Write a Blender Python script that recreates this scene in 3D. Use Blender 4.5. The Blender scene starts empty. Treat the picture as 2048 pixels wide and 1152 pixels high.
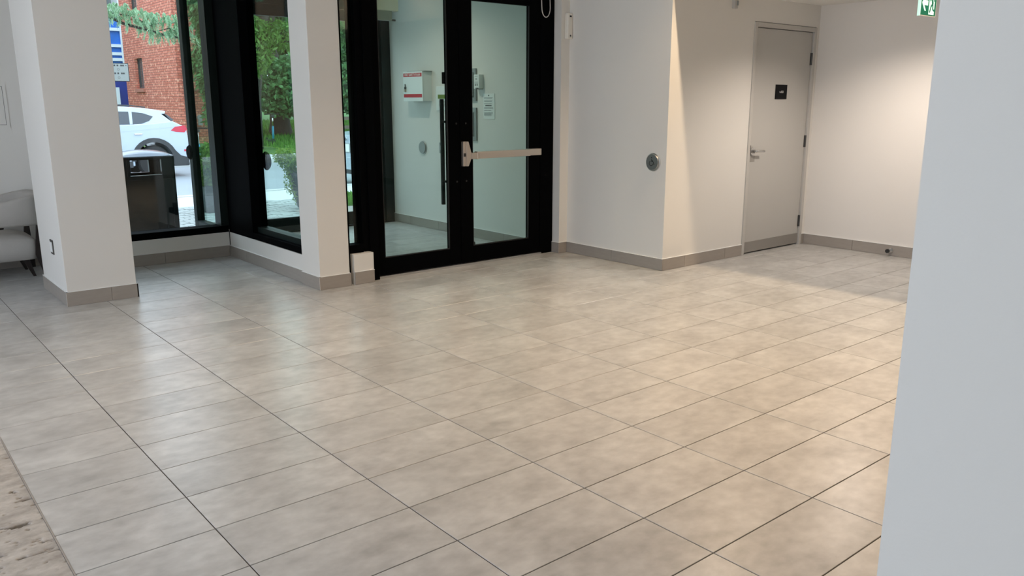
import bpy, math, random
from mathutils import Vector, Matrix
from math import sin, cos, pi, radians as R
random.seed(7)
S = bpy.context.scene
COL = S.collection

# ------------------------------------------------------------------ camera
cd = bpy.data.cameras.new('camera'); cam = bpy.data.objects.new('camera', cd); COL.objects.link(cam)
cam.location = (-0.2594, -2.3806, 1.4685)
cam.rotation_euler = (1.34648, 0.0004, -0.69280)
cd.sensor_width = 36; cd.lens = 28.7259; cd.clip_start = .02; cd.clip_end = 300
S.camera = cam

# ------------------------------------------------------------------ world (bright overcast sky)
W = bpy.data.worlds.new('world'); S.world = W; W.use_nodes = True
nt = W.node_tree; nt.nodes.clear()
wo = nt.nodes.new('ShaderNodeOutputWorld'); bg = nt.nodes.new('ShaderNodeBackground')
tc = nt.nodes.new('ShaderNodeTexCoord'); sp = nt.nodes.new('ShaderNodeSeparateXYZ'); rp = nt.nodes.new('ShaderNodeValToRGB')
nt.links.new(tc.outputs['Generated'], sp.inputs[0]); nt.links.new(sp.outputs['Z'], rp.inputs[0])
rp.color_ramp.elements[0].position = 0.0; rp.color_ramp.elements[0].color = (.78, .86, .97, 1)
rp.color_ramp.elements[1].position = 0.6; rp.color_ramp.elements[1].color = (.71, .82, 1.0, 1)
nt.links.new(rp.outputs[0], bg.inputs[0]); bg.inputs[1].default_value = 2.3
nt.links.new(bg.outputs[0], wo.inputs[0])

S.view_settings.view_transform = 'Standard'; S.view_settings.look = 'None'
S.view_settings.exposure = 0.72; S.view_settings.gamma = 1; S.view_settings.use_curve_mapping = False
S.cycles.use_denoising = True
S.cycles.max_bounces = 10; S.cycles.diffuse_bounces = 5; S.cycles.glossy_bounces = 4
S.cycles.transmission_bounces = 6; S.cycles.transparent_max_bounces = 16
S.cycles.sample_clamp_indirect = 6

WARM = (1.0, .75, .50); NEUT = (1.0, .87, .76)
# recessed ceiling lamps: (x, y, ceiling z, watts, colour, spot angle, blend)
LAMPS = [
 (5.205, 1.35, 3.0, 84, WARM, 125, .8), (5.205, -.75, 3.0, 84, WARM, 125, .8),
 (2.95, 1.75, 3.0, 62, WARM, 110, 1), (3.05, -.95, 3.0, 110, (1.0, .66, .38), 100, 1),
 (1.25, 1.7, 3.0, 62, WARM, 110, 1), (-1.3, .9, 3.0, 18, WARM, 105, 1),
 (6.55, .95, 2.4, 76, NEUT, 145, .8),
 (4.0, 5.1, 3.0, 36, NEUT, 140, .8),
]
DAYPORTALS = [((-3.15, .9, 1.5), (7.0, 2.4), (0, R(-90), 0)),
              ((2.0, 5.50, 1.65), (1.25, 2.6), (R(-90), 0, 0))]
for loc, size, rot in DAYPORTALS:
    l = bpy.data.lights.new('window_portal', 'AREA'); l.shape = 'RECTANGLE'; l.size, l.size_y = size
    l.cycles.is_portal = True
    o = bpy.data.objects.new('window_portal', l); o.location = loc; o.rotation_euler = rot; COL.objects.link(o)

# ------------------------------------------------------------------ materials
MATS = {}
def new_mat(name):
    m = bpy.data.materials.new(name); m.use_nodes = True; m.node_tree.nodes.clear(); MATS[name] = m
    return m, m.node_tree.nodes, m.node_tree.links
def pbr(name, col, rough=.5, metal=0, noise=0.0, nscale=8, bump=0.0, bscale=60, spec=.5, stretch=(1,1,1), emit=None, coat=0, rnoise=0):
    m, N, L = new_mat(name)
    o = N.new('ShaderNodeOutputMaterial'); b = N.new('ShaderNodeBsdfPrincipled'); L.new(b.outputs[0], o.inputs[0])
    b.inputs['Base Color'].default_value = (*col, 1); b.inputs['Roughness'].default_value = rough
    b.inputs['Metallic'].default_value = metal; b.inputs['Specular IOR Level'].default_value = spec
    b.inputs['Coat Weight'].default_value = coat
    if emit: b.inputs['Emission Color'].default_value = (*emit[0], 1); b.inputs['Emission Strength'].default_value = emit[1]
    t = N.new('ShaderNodeTexCoord'); mp = N.new('ShaderNodeMapping'); mp.inputs['Scale'].default_value = stretch
    L.new(t.outputs['Object'], mp.inputs[0])
    if noise:
        n = N.new('ShaderNodeTexNoise'); n.inputs['Scale'].default_value = nscale; n.inputs['Detail'].default_value = 5
        L.new(mp.outputs[0], n.inputs['Vector'])
        mx = N.new('ShaderNodeMix'); mx.data_type = 'RGBA'
        mx.inputs[6].default_value = (*[max(0, c*(1-noise)) for c in col], 1); mx.inputs[7].default_value = (*[min(1, c*(1+noise)) for c in col], 1)
        L.new(n.outputs['Fac'], mx.inputs[0]); L.new(mx.outputs[2], b.inputs['Base Color'])
        if rnoise:
            mr = N.new('ShaderNodeMapRange'); mr.inputs['To Min'].default_value = rough-rnoise; mr.inputs['To Max'].default_value = rough+rnoise
            L.new(n.outputs['Fac'], mr.inputs[0]); L.new(mr.outputs[0], b.inputs['Roughness'])
    if bump:
        n2 = N.new('ShaderNodeTexNoise'); n2.inputs['Scale'].default_value = bscale; n2.inputs['Detail'].default_value = 4
        L.new(mp.outputs[0], n2.inputs['Vector'])
        bp = N.new('ShaderNodeBump'); bp.inputs['Strength'].default_value = bump; bp.inputs['Distance'].default_value = .01
        L.new(n2.outputs['Fac'], bp.inputs['Height']); L.new(bp.outputs[0], b.inputs['Normal'])
    return m
def glass(name, tint, gloss=.9, ior=1.5):
    m, N, L = new_mat(name)
    o = N.new('ShaderNodeOutputMaterial'); tr = N.new('ShaderNodeBsdfTransparent'); g = N.new('ShaderNodeBsdfGlossy')
    mx = N.new('ShaderNodeMixShader'); lw = N.new('ShaderNodeLayerWeight'); lw.inputs[0].default_value = .5
    f0 = ((ior-1)/(ior+1))**2
    pw = N.new('ShaderNodeMath'); pw.operation = 'POWER'; pw.inputs[1].default_value = 5; L.new(lw.outputs['Facing'], pw.inputs[0])
    fr = N.new('ShaderNodeMath'); fr.operation = 'MULTIPLY_ADD'; fr.inputs[1].default_value = 1-f0; fr.inputs[2].default_value = f0; L.new(pw.outputs[0], fr.inputs[0])
    tr.inputs[0].default_value = (*tint, 1); g.inputs[0].default_value = (gloss, gloss, gloss, 1); g.inputs['Roughness'].default_value = .01
    L.new(fr.outputs[0], mx.inputs[0]); L.new(tr.outputs[0], mx.inputs[1]); L.new(g.outputs[0], mx.inputs[2]); L.new(mx.outputs[0], o.inputs[0])
    return m

def tile_mat():
    m, N, L = new_mat('floor_tile')
    o = N.new('ShaderNodeOutputMaterial'); b = N.new('ShaderNodeBsdfPrincipled'); L.new(b.outputs[0], o.inputs[0])
    t = N.new('ShaderNodeTexCoord'); oi = N.new('ShaderNodeObjectInfo'); g = N.new('ShaderNodeNewGeometry')
    add = N.new('ShaderNodeVectorMath'); add.operation = 'ADD'
    sc = N.new('ShaderNodeVectorMath'); sc.operation = 'SCALE'; sc.inputs['Scale'].default_value = 37
    cmb = N.new('ShaderNodeCombineXYZ'); L.new(oi.outputs['Random'], cmb.inputs[0]); L.new(oi.outputs['Random'], cmb.inputs[1]); L.new(oi.outputs['Random'], cmb.inputs[2])
    L.new(cmb.outputs[0], sc.inputs[0]); L.new(g.outputs['Position'], add.inputs[0]); L.new(sc.outputs[0], add.inputs[1])
    mp = N.new('ShaderNodeMapping'); mp.inputs['Scale'].default_value = (1, 1.35, 1); L.new(add.outputs[0], mp.inputs[0])
    n1 = N.new('ShaderNodeTexNoise'); n1.inputs['Scale'].default_value = 3.2; n1.inputs['Detail'].default_value = 6; n1.inputs['Roughness'].default_value = .6
    n2 = N.new('ShaderNodeTexNoise'); n2.inputs['Scale'].default_value = 14; n2.inputs['Detail'].default_value = 5
    L.new(mp.outputs[0], n1.inputs['Vector']); L.new(mp.outputs[0], n2.inputs['Vector'])
    r = N.new('ShaderNodeValToRGB'); e = r.color_ramp.elements
    e[0].position = .27; e[0].color = (.38, .372, .355, 1); e[1].position = .74; e[1].color = (.57, .567, .55, 1)
    k = r.color_ramp.elements.new(.5); k.color = (.475, .469, .453, 1)
    L.new(n1.outputs['Fac'], r.inputs[0])
    mx = N.new('ShaderNodeMix'); mx.data_type = 'RGBA'; mx.blend_type = 'SOFT_LIGHT'; mx.inputs[0].default_value = .55
    L.new(r.outputs[0], mx.inputs[6])
    gr = N.new('ShaderNodeCombineColor'); 
    for i in range(3): L.new(n2.outputs['Fac'], gr.inputs[i])
    L.new(gr.outputs[0], mx.inputs[7])
    hv = N.new('ShaderNodeHueSaturation'); mr = N.new('ShaderNodeMapRange'); mr.inputs['To Min'].default_value = .955; mr.inputs['To Max'].default_value = 1.045
    L.new(oi.outputs['Random'], mr.inputs[0]); L.new(mr.outputs[0], hv.inputs['Value']); L.new(mx.outputs[2], hv.inputs['Color'])
    L.new(hv.outputs[0], b.inputs['Base Color'])
    b.inputs['Roughness'].default_value = .29
    b.inputs['Specular IOR Level'].default_value = .55
    bp = N.new('ShaderNodeBump'); bp.inputs['Strength'].default_value = .05; bp.inputs['Distance'].default_value = .01
    L.new(n2.outputs['Fac'], bp.inputs['Height']); L.new(bp.outputs[0], b.inputs['Normal'])
    return m
def brick_mat():
    m, N, L = new_mat('red_brick')
    o = N.new('ShaderNodeOutputMaterial'); b = N.new('ShaderNodeBsdfPrincipled'); L.new(b.outputs[0], o.inputs[0])
    g = N.new('ShaderNodeNewGeometry'); s = N.new('ShaderNodeSeparateXYZ'); L.new(g.outputs['Position'], s.inputs[0])
    ad = N.new('ShaderNodeMath'); ad.operation = 'ADD'; L.new(s.outputs[0], ad.inputs[0]); L.new(s.outputs[1], ad.inputs[1])
    c = N.new('ShaderNodeCombineXYZ'); L.new(ad.outputs[0], c.inputs[0]); L.new(s.outputs[2], c.inputs[1])
    br = N.new('ShaderNodeTexBrick'); L.new(c.outputs[0], br.inputs['Vector']); br.inputs['Scale'].default_value = 1
    br.inputs['Brick Width'].default_value = .22; br.inputs['Row Height'].default_value = .082; br.inputs['Mortar Size'].default_value = .012
    br.inputs['Color1'].default_value = (.56, .165, .105, 1); br.inputs['Color2'].default_value = (.78, .29, .20, 1); br.inputs['Mortar'].default_value = (.30, .11, .08, 1)
    br.inputs['Bias'].default_value = -.25
    n = N.new('ShaderNodeTexNoise'); n.inputs['Scale'].default_value = 9; L.new(c.outputs[0], n.inputs['Vector'])
    r = N.new('ShaderNodeValToRGB'); r.color_ramp.elements[0].position = .56; r.color_ramp.elements[0].color = (0,0,0,1); r.color_ramp.elements[1].position = .70; r.color_ramp.elements[1].color = (.8,.8,.8,1)
    L.new(n.outputs['Fac'], r.inputs[0])
    mx = N.new('ShaderNodeMix'); mx.data_type = 'RGBA'; L.new(r.outputs[0], mx.inputs[0]); L.new(br.outputs['Color'], mx.inputs[6]); mx.inputs[7].default_value = (.95, .55, .38, 1)
    L.new(mx.outputs[2], b.inputs['Base Color']); b.inputs['Roughness'].default_value = .9
    bp = N.new('ShaderNodeBump'); bp.inputs['Strength'].default_value = .4; bp.inputs['Distance'].default_value = .01; bp.invert = True
    L.new(br.outputs['Fac'], bp.inputs['Height']); L.new(bp.outputs[0], b.inputs['Normal'])
    return m
def leaf_mat(name, c1, c2):
    m, N, L = new_mat(name)
    o = N.new('ShaderNodeOutputMaterial'); b = N.new('ShaderNodeBsdfPrincipled'); tl = N.new('ShaderNodeBsdfTranslucent'); ms = N.new('ShaderNodeMixShader'); ms.inputs[0].default_value = .35
    g = N.new('ShaderNodeNewGeometry'); r = N.new('ShaderNodeValToRGB')
    r.color_ramp.elements[0].color = (*c1, 1); r.color_ramp.elements[1].color = (*c2, 1)
    L.new(g.outputs['Random Per Island'], r.inputs[0]); L.new(r.outputs[0], b.inputs['Base Color']); L.new(r.outputs[0], tl.inputs[0])
    b.inputs['Roughness'].default_value = .5
    L.new(b.outputs[0], ms.inputs[1]); L.new(tl.outputs[0], ms.inputs[2]); L.new(ms.outputs[0], o.inputs[0])
    return m
def stone_mat():
    m, N, L = new_mat('travertine')
    o = N.new('ShaderNodeOutputMaterial'); b = N.new('ShaderNodeBsdfPrincipled'); L.new(b.outputs[0], o.inputs[0])
    g = N.new('ShaderNodeNewGeometry'); mp = N.new('ShaderNodeMapping'); mp.inputs['Scale'].default_value = (9, 14, 9); L.new(g.outputs['Position'], mp.inputs[0])
    n = N.new('ShaderNodeTexNoise'); n.inputs['Scale'].default_value = 1; n.inputs['Detail'].default_value = 8; n.inputs['Roughness'].default_value = .65
    L.new(mp.outputs[0], n.inputs['Vector'])
    r = N.new('ShaderNodeValToRGB'); e = r.color_ramp.elements
    e[0].position = .3; e[0].color = (.27, .24, .21, 1); e[1].position = .7; e[1].color = (.56, .52, .47, 1)
    L.new(n.outputs['Fac'], r.inputs[0])
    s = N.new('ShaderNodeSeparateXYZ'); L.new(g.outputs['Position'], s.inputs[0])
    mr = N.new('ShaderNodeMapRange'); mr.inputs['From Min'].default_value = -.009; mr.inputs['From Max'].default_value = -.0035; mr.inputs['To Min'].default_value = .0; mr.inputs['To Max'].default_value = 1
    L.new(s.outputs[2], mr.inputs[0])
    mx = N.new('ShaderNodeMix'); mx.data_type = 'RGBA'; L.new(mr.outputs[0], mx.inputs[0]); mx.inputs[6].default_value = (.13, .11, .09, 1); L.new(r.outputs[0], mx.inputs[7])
    L.new(mx.outputs[2], b.inputs['Base Color']); b.inputs['Roughness'].default_value = .6
    return m

tile_mat(); brick_mat(); stone_mat()
pbr('brown_brick', (.20, .105, .06), .9, noise=.25, nscale=6, stretch=(1, 1, 6))
pbr('grout', (.05, .042, .035), .9)
pbr('paint', (.74, .72, .68), .75, noise=.015, nscale=2.5, bump=.03, bscale=220, spec=.25)
pbr('ceiling_paint', (.78, .77, .74), .9)
pbr('paint_end', (.76, .73, .69), .75, noise=.015, nscale=2.5, bump=.03, bscale=220, spec=.25)
pbr('base_tile', (.335, .30, .265), .42, noise=.10, nscale=5, stretch=(2, 2, 9))
pbr('paint_line', (.82, .82, .80), .5)
pbr('black_metal', (.0018, .002, .0024), .6, spec=.015)
pbr('dark_green_metal', (.010, .017, .016), .42, spec=.18)
pbr('gasket', (.004, .004, .004), .6)
pbr('aluminium', (.62, .62, .61), .32, metal=1, noise=.06, nscale=30, stretch=(1, 30, 30))
pbr('warm_steel', (.66, .58, .50), .36, metal=.85, noise=.05, nscale=40, stretch=(1, 1, 20))
pbr('steel', (.55, .55, .54), .28, metal=1)
pbr('dark_steel', (.10, .095, .09), .4, metal=.8)
pbr('button_steel', (.36, .36, .35), .33, metal=.9)
pbr('mark_black', (.02, .02, .02), .5)
pbr('door_grey', (.47, .46, .435), .45, noise=.02, nscale=3, bump=.02, bscale=160)
pbr('frame_grey', (.50, .485, .455), .45)
pbr('kick_plate', (.33, .315, .29), .35, metal=.4)
pbr('sign_black', (.006, .006, .007), .6, spec=.1)
pbr('white_print', (.85, .85, .82), .6)
pbr('plastic_white', (.80, .77, .70), .4)
pbr('cable', (.55, .52, .50), .5)
pbr('box_white', (.80, .84, .83), .4)
pbr('red_print', (.52, .018, .03), .5)
pbr('paper', (.80, .82, .80), .7)
pbr('ink', (.10, .11, .11), .7)
pbr('panel_grey', (.30, .32, .315), .4, metal=.3)
pbr('screen_dark', (.10, .11, .11), .3)
pbr('sign_green', (.0, .09, .045), .4, emit=((.0, .14, .075), .4))
pbr('sign_white', (.5, .7, .6), .4, emit=((.60, .95, .80), .45))
pbr('lamp_glow', (1, .9, .8), .5, emit=((1, .88, .72), 12))
pbr('lamp_trim', (.8, .8, .78), .4)
pbr('velvet', (.43, .405, .375), .85, noise=.16, nscale=4, bump=.1, bscale=300)
pbr('dark_wood', (.020, .013, .011), .35, noise=.2, nscale=20, stretch=(1, 1, .2))
pbr('concrete', (.56, .58, .58), .8, noise=.10, nscale=1.3, bump=.2, bscale=30)
pbr('asphalt', (.30, .33, .35), .55, noise=.18, nscale=.7, bump=.3, bscale=60, rnoise=.15)
pbr('kerb_stone', (.55, .56, .54), .8, noise=.1)
pbr('paver', (.36, .39, .37), .75, noise=.2, nscale=4)
pbr('gravel', (.34, .31, .28), .9, noise=.35, nscale=25, bump=.5, bscale=60)
pbr('lawn', (.07, .16, .03), .9, noise=.4, nscale=3, bump=.6, bscale=40)
pbr('mat_dark', (.03, .032, .033), .8)
pbr('bark', (.055, .047, .038), .9, noise=.3, nscale=8, bump=.6, bscale=14, stretch=(1, 1, .3))
pbr('car_white', (.44, .51, .58), .25, coat=.5)
pbr('car_glass', (.02, .03, .04), .08, spec=.8)
pbr('car_plastic', (.035, .036, .038), .5)
pbr('rubber', (.012, .012, .012), .7)
pbr('alloy', (.62, .64, .66), .3, metal=.7)
pbr('tail_red', (.55, .03, .06), .25)
pbr('chrome', (.7, .7, .7), .12, metal=1)
pbr('bin_black', (.004, .006, .006), .2, spec=.25)
pbr('bin_lid', (.16, .19, .22), .22, metal=.5)
pbr('pot_black', (.02, .023, .027), .4)
pbr('soil', (.04, .03, .02), 1)
pbr('window_dark', (.06, .085, .09), .12, spec=.7)
pbr('curtain', (.30, .36, .36), .8)
pbr('frame_brown', (.07, .06, .055), .5)
pbr('brick_sill', (.42, .17, .12), .8)
pbr('downspout', (.36, .14, .11), .5)
pbr('downspout_light', (.60, .38, .33), .5)
pbr('tarp_blue', (.015, .16, .62), .5, noise=.45, nscale=1.5)
pbr('tarp_dark', (.012, .03, .25), .5, noise=.3, nscale=1.5)
pbr('tarp_white', (.75, .82, .88), .5)
pbr('board_grey', (.25, .27, .25), .6)
pbr('scooter_blue', (.03, .30, .45), .4)
pbr('wood_fence', (.12, .09, .065), .8, noise=.2)
pbr('roof_dark', (.05, .045, .045), .8)
glass('clear_glass', (.93, .965, .955), .9, 1.45)
glass('tinted_glass', (.82, .905, .87), .55, 1.38)
glass('outer_glass', (.93, .965, .95), .9, 1.5)
leaf_mat('leaf_maple', (.03, .10, .03), (.22, .46, .17))
leaf_mat('leaf_light', (.06, .17, .02), (.22, .40, .09))
leaf_mat('needle', (.26, .46, .27), (.55, .75, .50))
leaf_mat('leaf_dark', (.04, .13, .02), (.22, .36, .06))
leaf_mat('leaf_yellow', (.12, .24, .03), (.34, .46, .10))
leaf_mat('grass_blade', (.06, .17, .02), (.20, .42, .06))

# ------------------------------------------------------------------ mesh builder
class MB:
    def __init__(s): s.v = []; s.f = []
    def add(s, vs, fs):
        n = len(s.v); s.v += [tuple(p) for p in vs]; s.f += [tuple(i+n for i in f) for f in fs]; return s
    def box(s, x0, y0, z0, x1, y1, z1):
        x0, x1 = sorted((x0, x1)); y0, y1 = sorted((y0, y1)); z0, z1 = sorted((z0, z1))
        return s.add([(x0,y0,z0),(x1,y0,z0),(x1,y1,z0),(x0,y1,z0),(x0,y0,z1),(x1,y0,z1),(x1,y1,z1),(x0,y1,z1)],
                     [(0,3,2,1),(4,5,6,7),(0,1,5,4),(1,2,6,5),(2,3,7,6),(3,0,4,7)])
    def prism(s, poly, axis, a, b):
        # poly: 2D points in the two other axes (x->yz, y->xz, z->xy)
        def P(p, t): return {'x': (t, p[0], p[1]), 'y': (p[0], t, p[1]), 'z': (p[0], p[1], t)}[axis]
        n = len(poly); vs = [P(p, a) for p in poly] + [P(p, b) for p in poly]
        fs = [tuple(range(n-1, -1, -1)), tuple(range(n, 2*n))] + [(i, (i+1) % n, n+(i+1) % n, n+i) for i in range(n)]
        return s.add(vs, fs)
    def cyl(s, c, axis, r, h, n=24, r2=None, cap=True):
        # from c along axis for h
        r2 = r if r2 is None else r2; vs = []
        for k, rr in ((0, r), (1, r2)):
            for i in range(n):
                a = 2*pi*i/n; u, w = rr*cos(a), rr*sin(a); t = k*h
                d = {'x': (t, u, w), 'y': (u, t, w), 'z': (u, w, t)}[axis]
                vs.append((c[0]+d[0], c[1]+d[1], c[2]+d[2]))
        fs = [(i, (i+1) % n, n+(i+1) % n, n+i) for i in range(n)]
        if cap: fs += [tuple(range(n-1, -1, -1)), tuple(range(n, 2*n))]
        return s.add(vs, fs)
    def tube(s, pts, r, n=8, r_end=None):
        pts = [Vector(p) for p in pts]; m = len(pts); vs = []; fs = []
        up = Vector((0, 0, 1)); prev = None
        for i, p in enumerate(pts):
            d = (pts[min(i+1, m-1)]-pts[max(i-1, 0)]).normalized()
            if prev is None:
                a = d.cross(up if abs(d.z) < .9 else Vector((1, 0, 0))).normalized()
            else:
                a = (prev-d*prev.dot(d)).normalized()
            prev = a; b = d.cross(a); rr = r if r_end is None else r+(r_end-r)*i/(m-1)
            for k in range(n):
                t = 2*pi*k/n; vs.append(p+a*rr*cos(t)+b*rr*sin(t))
        for i in range(m-1):
            for k in range(n): fs.append((i*n+k, i*n+(k+1) % n, (i+1)*n+(k+1) % n, (i+1)*n+k))
        fs += [tuple(range(n-1, -1, -1)), tuple(range((m-1)*n, m*n))]
        return s.add(vs, fs)
    def lathe(s, prof, c=(0,0,0), n=24):
        vs = []; fs = []; m = len(prof)
        for r, z in prof:
            for k in range(n): vs.append((c[0]+r*cos(2*pi*k/n), c[1]+r*sin(2*pi*k/n), c[2]+z))
        for i in range(m-1):
            for k in range(n): fs.append((i*n+k, i*n+(k+1) % n, (i+1)*n+(k+1) % n, (i+1)*n+k))
        fs += [tuple(range(n-1, -1, -1)), tuple(range((m-1)*n, m*n))]
        return s.add(vs, fs)

OFF = {}
def link(name, me, mat, parent=None, smooth=False, bevel=0, seg=2, stuff=False):
    me.materials.append(MATS[mat] if isinstance(mat, str) else mat)
    if smooth:
        for p in me.polygons: p.use_smooth = True
    o = bpy.data.objects.new(name, me); COL.objects.link(o)
    if bevel:
        b = o.modifiers.new('bevel', 'BEVEL'); b.width = bevel; b.segments = seg; b.limit_method = 'ANGLE'; b.angle_limit = R(35)
        b.harden_normals = False
    if stuff: o['kind'] = 'stuff'
    return o
def build(mb, name, mat, parent=None, smooth=False, bevel=0, seg=2, stuff=False):
    """world coordinates unless the parent is a rotated thing, whose parts are given in its own frame (OFF = 0)"""
    xs = [p[0] for p in mb.v]; ys = [p[1] for p in mb.v]; zs = [p[2] for p in mb.v]
    c = Vector(((min(xs)+max(xs))/2, (min(ys)+max(ys))/2, min(zs)))
    me = bpy.data.meshes.new(name); me.from_pydata([(x-c.x, y-c.y, z-c.z) for x, y, z in mb.v], [], mb.f); me.update()
    o = link(name, me, mat, parent, smooth, bevel, seg, stuff)
    po = OFF.get(parent.name, Vector((0, 0, 0))) if parent else Vector((0, 0, 0))
    o.location = c-po; OFF[o.name] = c
    if parent: o.parent = parent
    return o
def tag(o, label=None, cat=None, group=None, kind=None):
    if label: o['label'] = label
    if cat: o['category'] = cat
    if group: o['group'] = group
    if kind: o['kind'] = kind
    return o
def thing(name, label=None, cat=None, loc=(0, 0, 0), rz=None, group=None, kind=None):
    o = bpy.data.objects.new(name, None); o.empty_display_size = .1; COL.objects.link(o); o.location = loc
    if rz is not None: o.rotation_euler = (0, 0, rz); OFF[o.name] = Vector((0, 0, 0))
    else: OFF[o.name] = Vector(loc)
    return tag(o, label, cat, group, kind)
def struct(mb, name, mat, label=None, bevel=0):
    o = build(mb, name, mat, bevel=bevel); o['kind'] = 'structure'
    if label: o['label'] = label
    return o
def text(body, size, mat, name, M, parent, extrude=.0006):
    cu = bpy.data.curves.new(name, 'FONT'); cu.body = body; cu.size = size; cu.extrude = extrude; cu.align_x = 'CENTER'; cu.align_y = 'CENTER'; cu.resolution_u = 2
    t = bpy.data.objects.new(name, cu); COL.objects.link(t); dg = bpy.context.evaluated_depsgraph_get(); dg.update()
    me = bpy.data.meshes.new_from_object(t.evaluated_get(dg)); bpy.data.objects.remove(t)
    me.transform(M); me.materials.clear()
    mb = MB(); mb.v = [tuple(v.co) for v in me.vertices]; mb.f = [tuple(p.vertices) for p in me.polygons]
    return build(mb, name, mat, parent)
def frame_mat(origin, u, v):
    u = Vector(u).normalized(); v = Vector(v).normalized(); w = u.cross(v)
    return Matrix(((u.x, v.x, w.x, origin[0]), (u.y, v.y, w.y, origin[1]), (u.z, v.z, w.z, origin[2]), (0, 0, 0, 1)))

H = 3.0
# ------------------------------------------------------------------ floor and tiles
fl = struct(MB().box(.163, -4.9, -.12, 7.6, 6.62, -.0025), 'floor', 'grout', 'beige grey rectangular porcelain tile floor of the lobby')
TX, TY, G = .61, .305, .0042
from bpy_extras.object_utils import world_to_camera_view
bpy.context.view_layer.update()
def in_view(cx, cy, w):
    best = False
    for dx in (-w/2, 0, w/2):
        for dy in (-.15, .15):
            p = world_to_camera_view(S, cam, Vector((cx+dx, cy+dy, 0)))
            if p.z > 0 and -.01 < p.x < 1.01 and -.02 < p.y < 1.02: best = True
    return best
def hidden(cx, cy):
    if (cx > 5.3 and cy > 2.3): return True
    if cy > 6.45 or (cx < 2.6 and cy > 5.45 and not cx < 1.4): return True
    return False
def tile_mesh(w):
    a, b = w/2-G/2, TY/2-G/2; e = .0012
    me = bpy.data.meshes.new('tile')
    v = [(-a,-b,-.011),(a,-b,-.011),(a,b,-.011),(-a,b,-.011),(-a,-b,-e),(a,-b,-e),(a,b,-e),(-a,b,-e),(-a+e,-b+e,0),(a-e,-b+e,0),(a-e,b-e,0),(-a+e,b-e,0)]
    f = [(0,1,5,4),(1,2,6,5),(2,3,7,6),(3,0,4,7),(4,5,9,8),(5,6,10,9),(6,7,11,10),(7,4,8,11),(8,9,10,11)]
    me.from_pydata(v, [], f); me.materials.append(MATS['floor_tile']); return me
full = tile_mesh(TX); cut = tile_mesh(.45); endcut = tile_mesh(7.6-12*TX)
rest = MB()
for i in range(13):
    for j in range(-17, 22):
        x0, x1 = (i*TX, (i+1)*TX) if i else (.16, .61)
        if i == 12: x1 = 7.6
        cx, cy = (x0+x1)/2, (j+.5)*TY
        if hidden(cx, cy) or x1 > 7.95: continue
        w = x1-x0
        if in_view(cx, cy, w):
            o = bpy.data.objects.new('tile', endcut if i == 12 else full if i else cut); COL.objects.link(o); o.parent = fl
            o.location = Vector((cx, cy, 0))-OFF[fl.name]; OFF[o.name] = Vector((cx, cy, 0))
        else:
            a, b = w/2-G/2, TY/2-G/2; rest.box(cx-a, cy-b, -.011, cx+a, cy+b, 0)
build(rest, 'tile_field', 'floor_tile', fl, stuff=True)
build(MB().box(.1575, -4.9, -.02, .1615, 4.1, .0008), 'edge_strip', 'base_tile', fl)

# rough travertine paving to the left of the tile edge, pits and cracks modelled
import mathutils.noise as mn
sv = []; sf = []; nx, ny = 110, 420; X0, X1, Y0, Y1 = -.32, .1565, -.75, 1.6
for a in range(ny+1):
    for b in range(nx+1):
        x = X0+(X1-X0)*b/nx; y = Y0+(Y1-Y0)*a/ny
        t = mn.fractal(Vector((x*7+3, y*26, 1.7)), 1, 2, 5); t2 = mn.fractal(Vector((x*22, y*75, 9.1)), 1, 2, 3)
        z = -.0025+.0008*mn.noise(Vector((x*30, y*30, 0)))
        d = max(0, t-.52)*.09+max(0, t2-.58)*.04
        sv.append((x, y, z-min(d, .011)))
for a in range(ny):
    for b in range(nx):
        k = a*(nx+1)+b; sf.append((k, k+1, k+nx+2, k+nx+1))
st = MB(); st.add(sv, sf)
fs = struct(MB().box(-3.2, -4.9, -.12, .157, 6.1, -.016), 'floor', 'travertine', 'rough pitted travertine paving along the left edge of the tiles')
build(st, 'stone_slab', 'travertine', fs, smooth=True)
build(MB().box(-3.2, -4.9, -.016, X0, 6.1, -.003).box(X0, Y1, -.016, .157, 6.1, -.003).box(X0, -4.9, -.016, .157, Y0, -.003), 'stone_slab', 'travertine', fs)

# ------------------------------------------------------------------ walls, ceilings
struct(MB().box(-3.3, 6.09, -.1, 1.45, 6.25, H).box(1.35, 5.6, -.1, 1.5, 6.09, H), 'wall_back', 'paint', 'pale grey painted wall behind the armchair')
kw = struct(MB().box(1.35, 5.43, -.1, 2.80, 5.60, .235).box(1.35, 5.43, 2.92, 2.8, 5.6, H), 'wall_window', 'paint', 'low painted wall below the left window')
struct(MB().box(2.65, 3.80, -.1, 2.80, 5.43, .235).box(2.65, 3.8, 2.92, 2.80, 5.43, H), 'wall_vestibule_side', 'paint', 'low painted wall below the window of the vestibule')
struct(MB().box(2.935, 3.49, -.1, 3.118, 3.62, .250).box(2.65, 3.49, 2.92, 5.21, 3.65, H), 'wall_door_side', 'paint', 'small painted stub of wall below the narrow sidelight')
struct(MB().box(5.207, 3.48, -.1, 5.47, 3.66, H).box(5.315, 2.25, -.1, 5.47, 3.48, H).box(5.47, 2.25, -.1, 6.492, 2.40, H)
       .box(6.492, 2.25, 2.19, 7.545, 2.40, H).box(7.545, 2.25, -.1, 7.6, 2.40, H), 'wall_corner', 'paint', 'white painted wall corner with the round push button')
struct(MB().box(7.6, -4.9, -.1, 7.75, 2.40, H), 'wall_end', 'paint_end', 'end wall of the side passage beside the grey door')
struct(MB().box(5.15, 3.66, -.1, 5.30, 6.62, H), 'wall_vestibule', 'paint', 'painted wall inside the glass vestibule')
struct(MB().box(.90, -4.9, -.1, 1.45, -1.868, H), 'wall_right', 'paint', 'near wall at the right edge of the view, in cool daylight')
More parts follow.
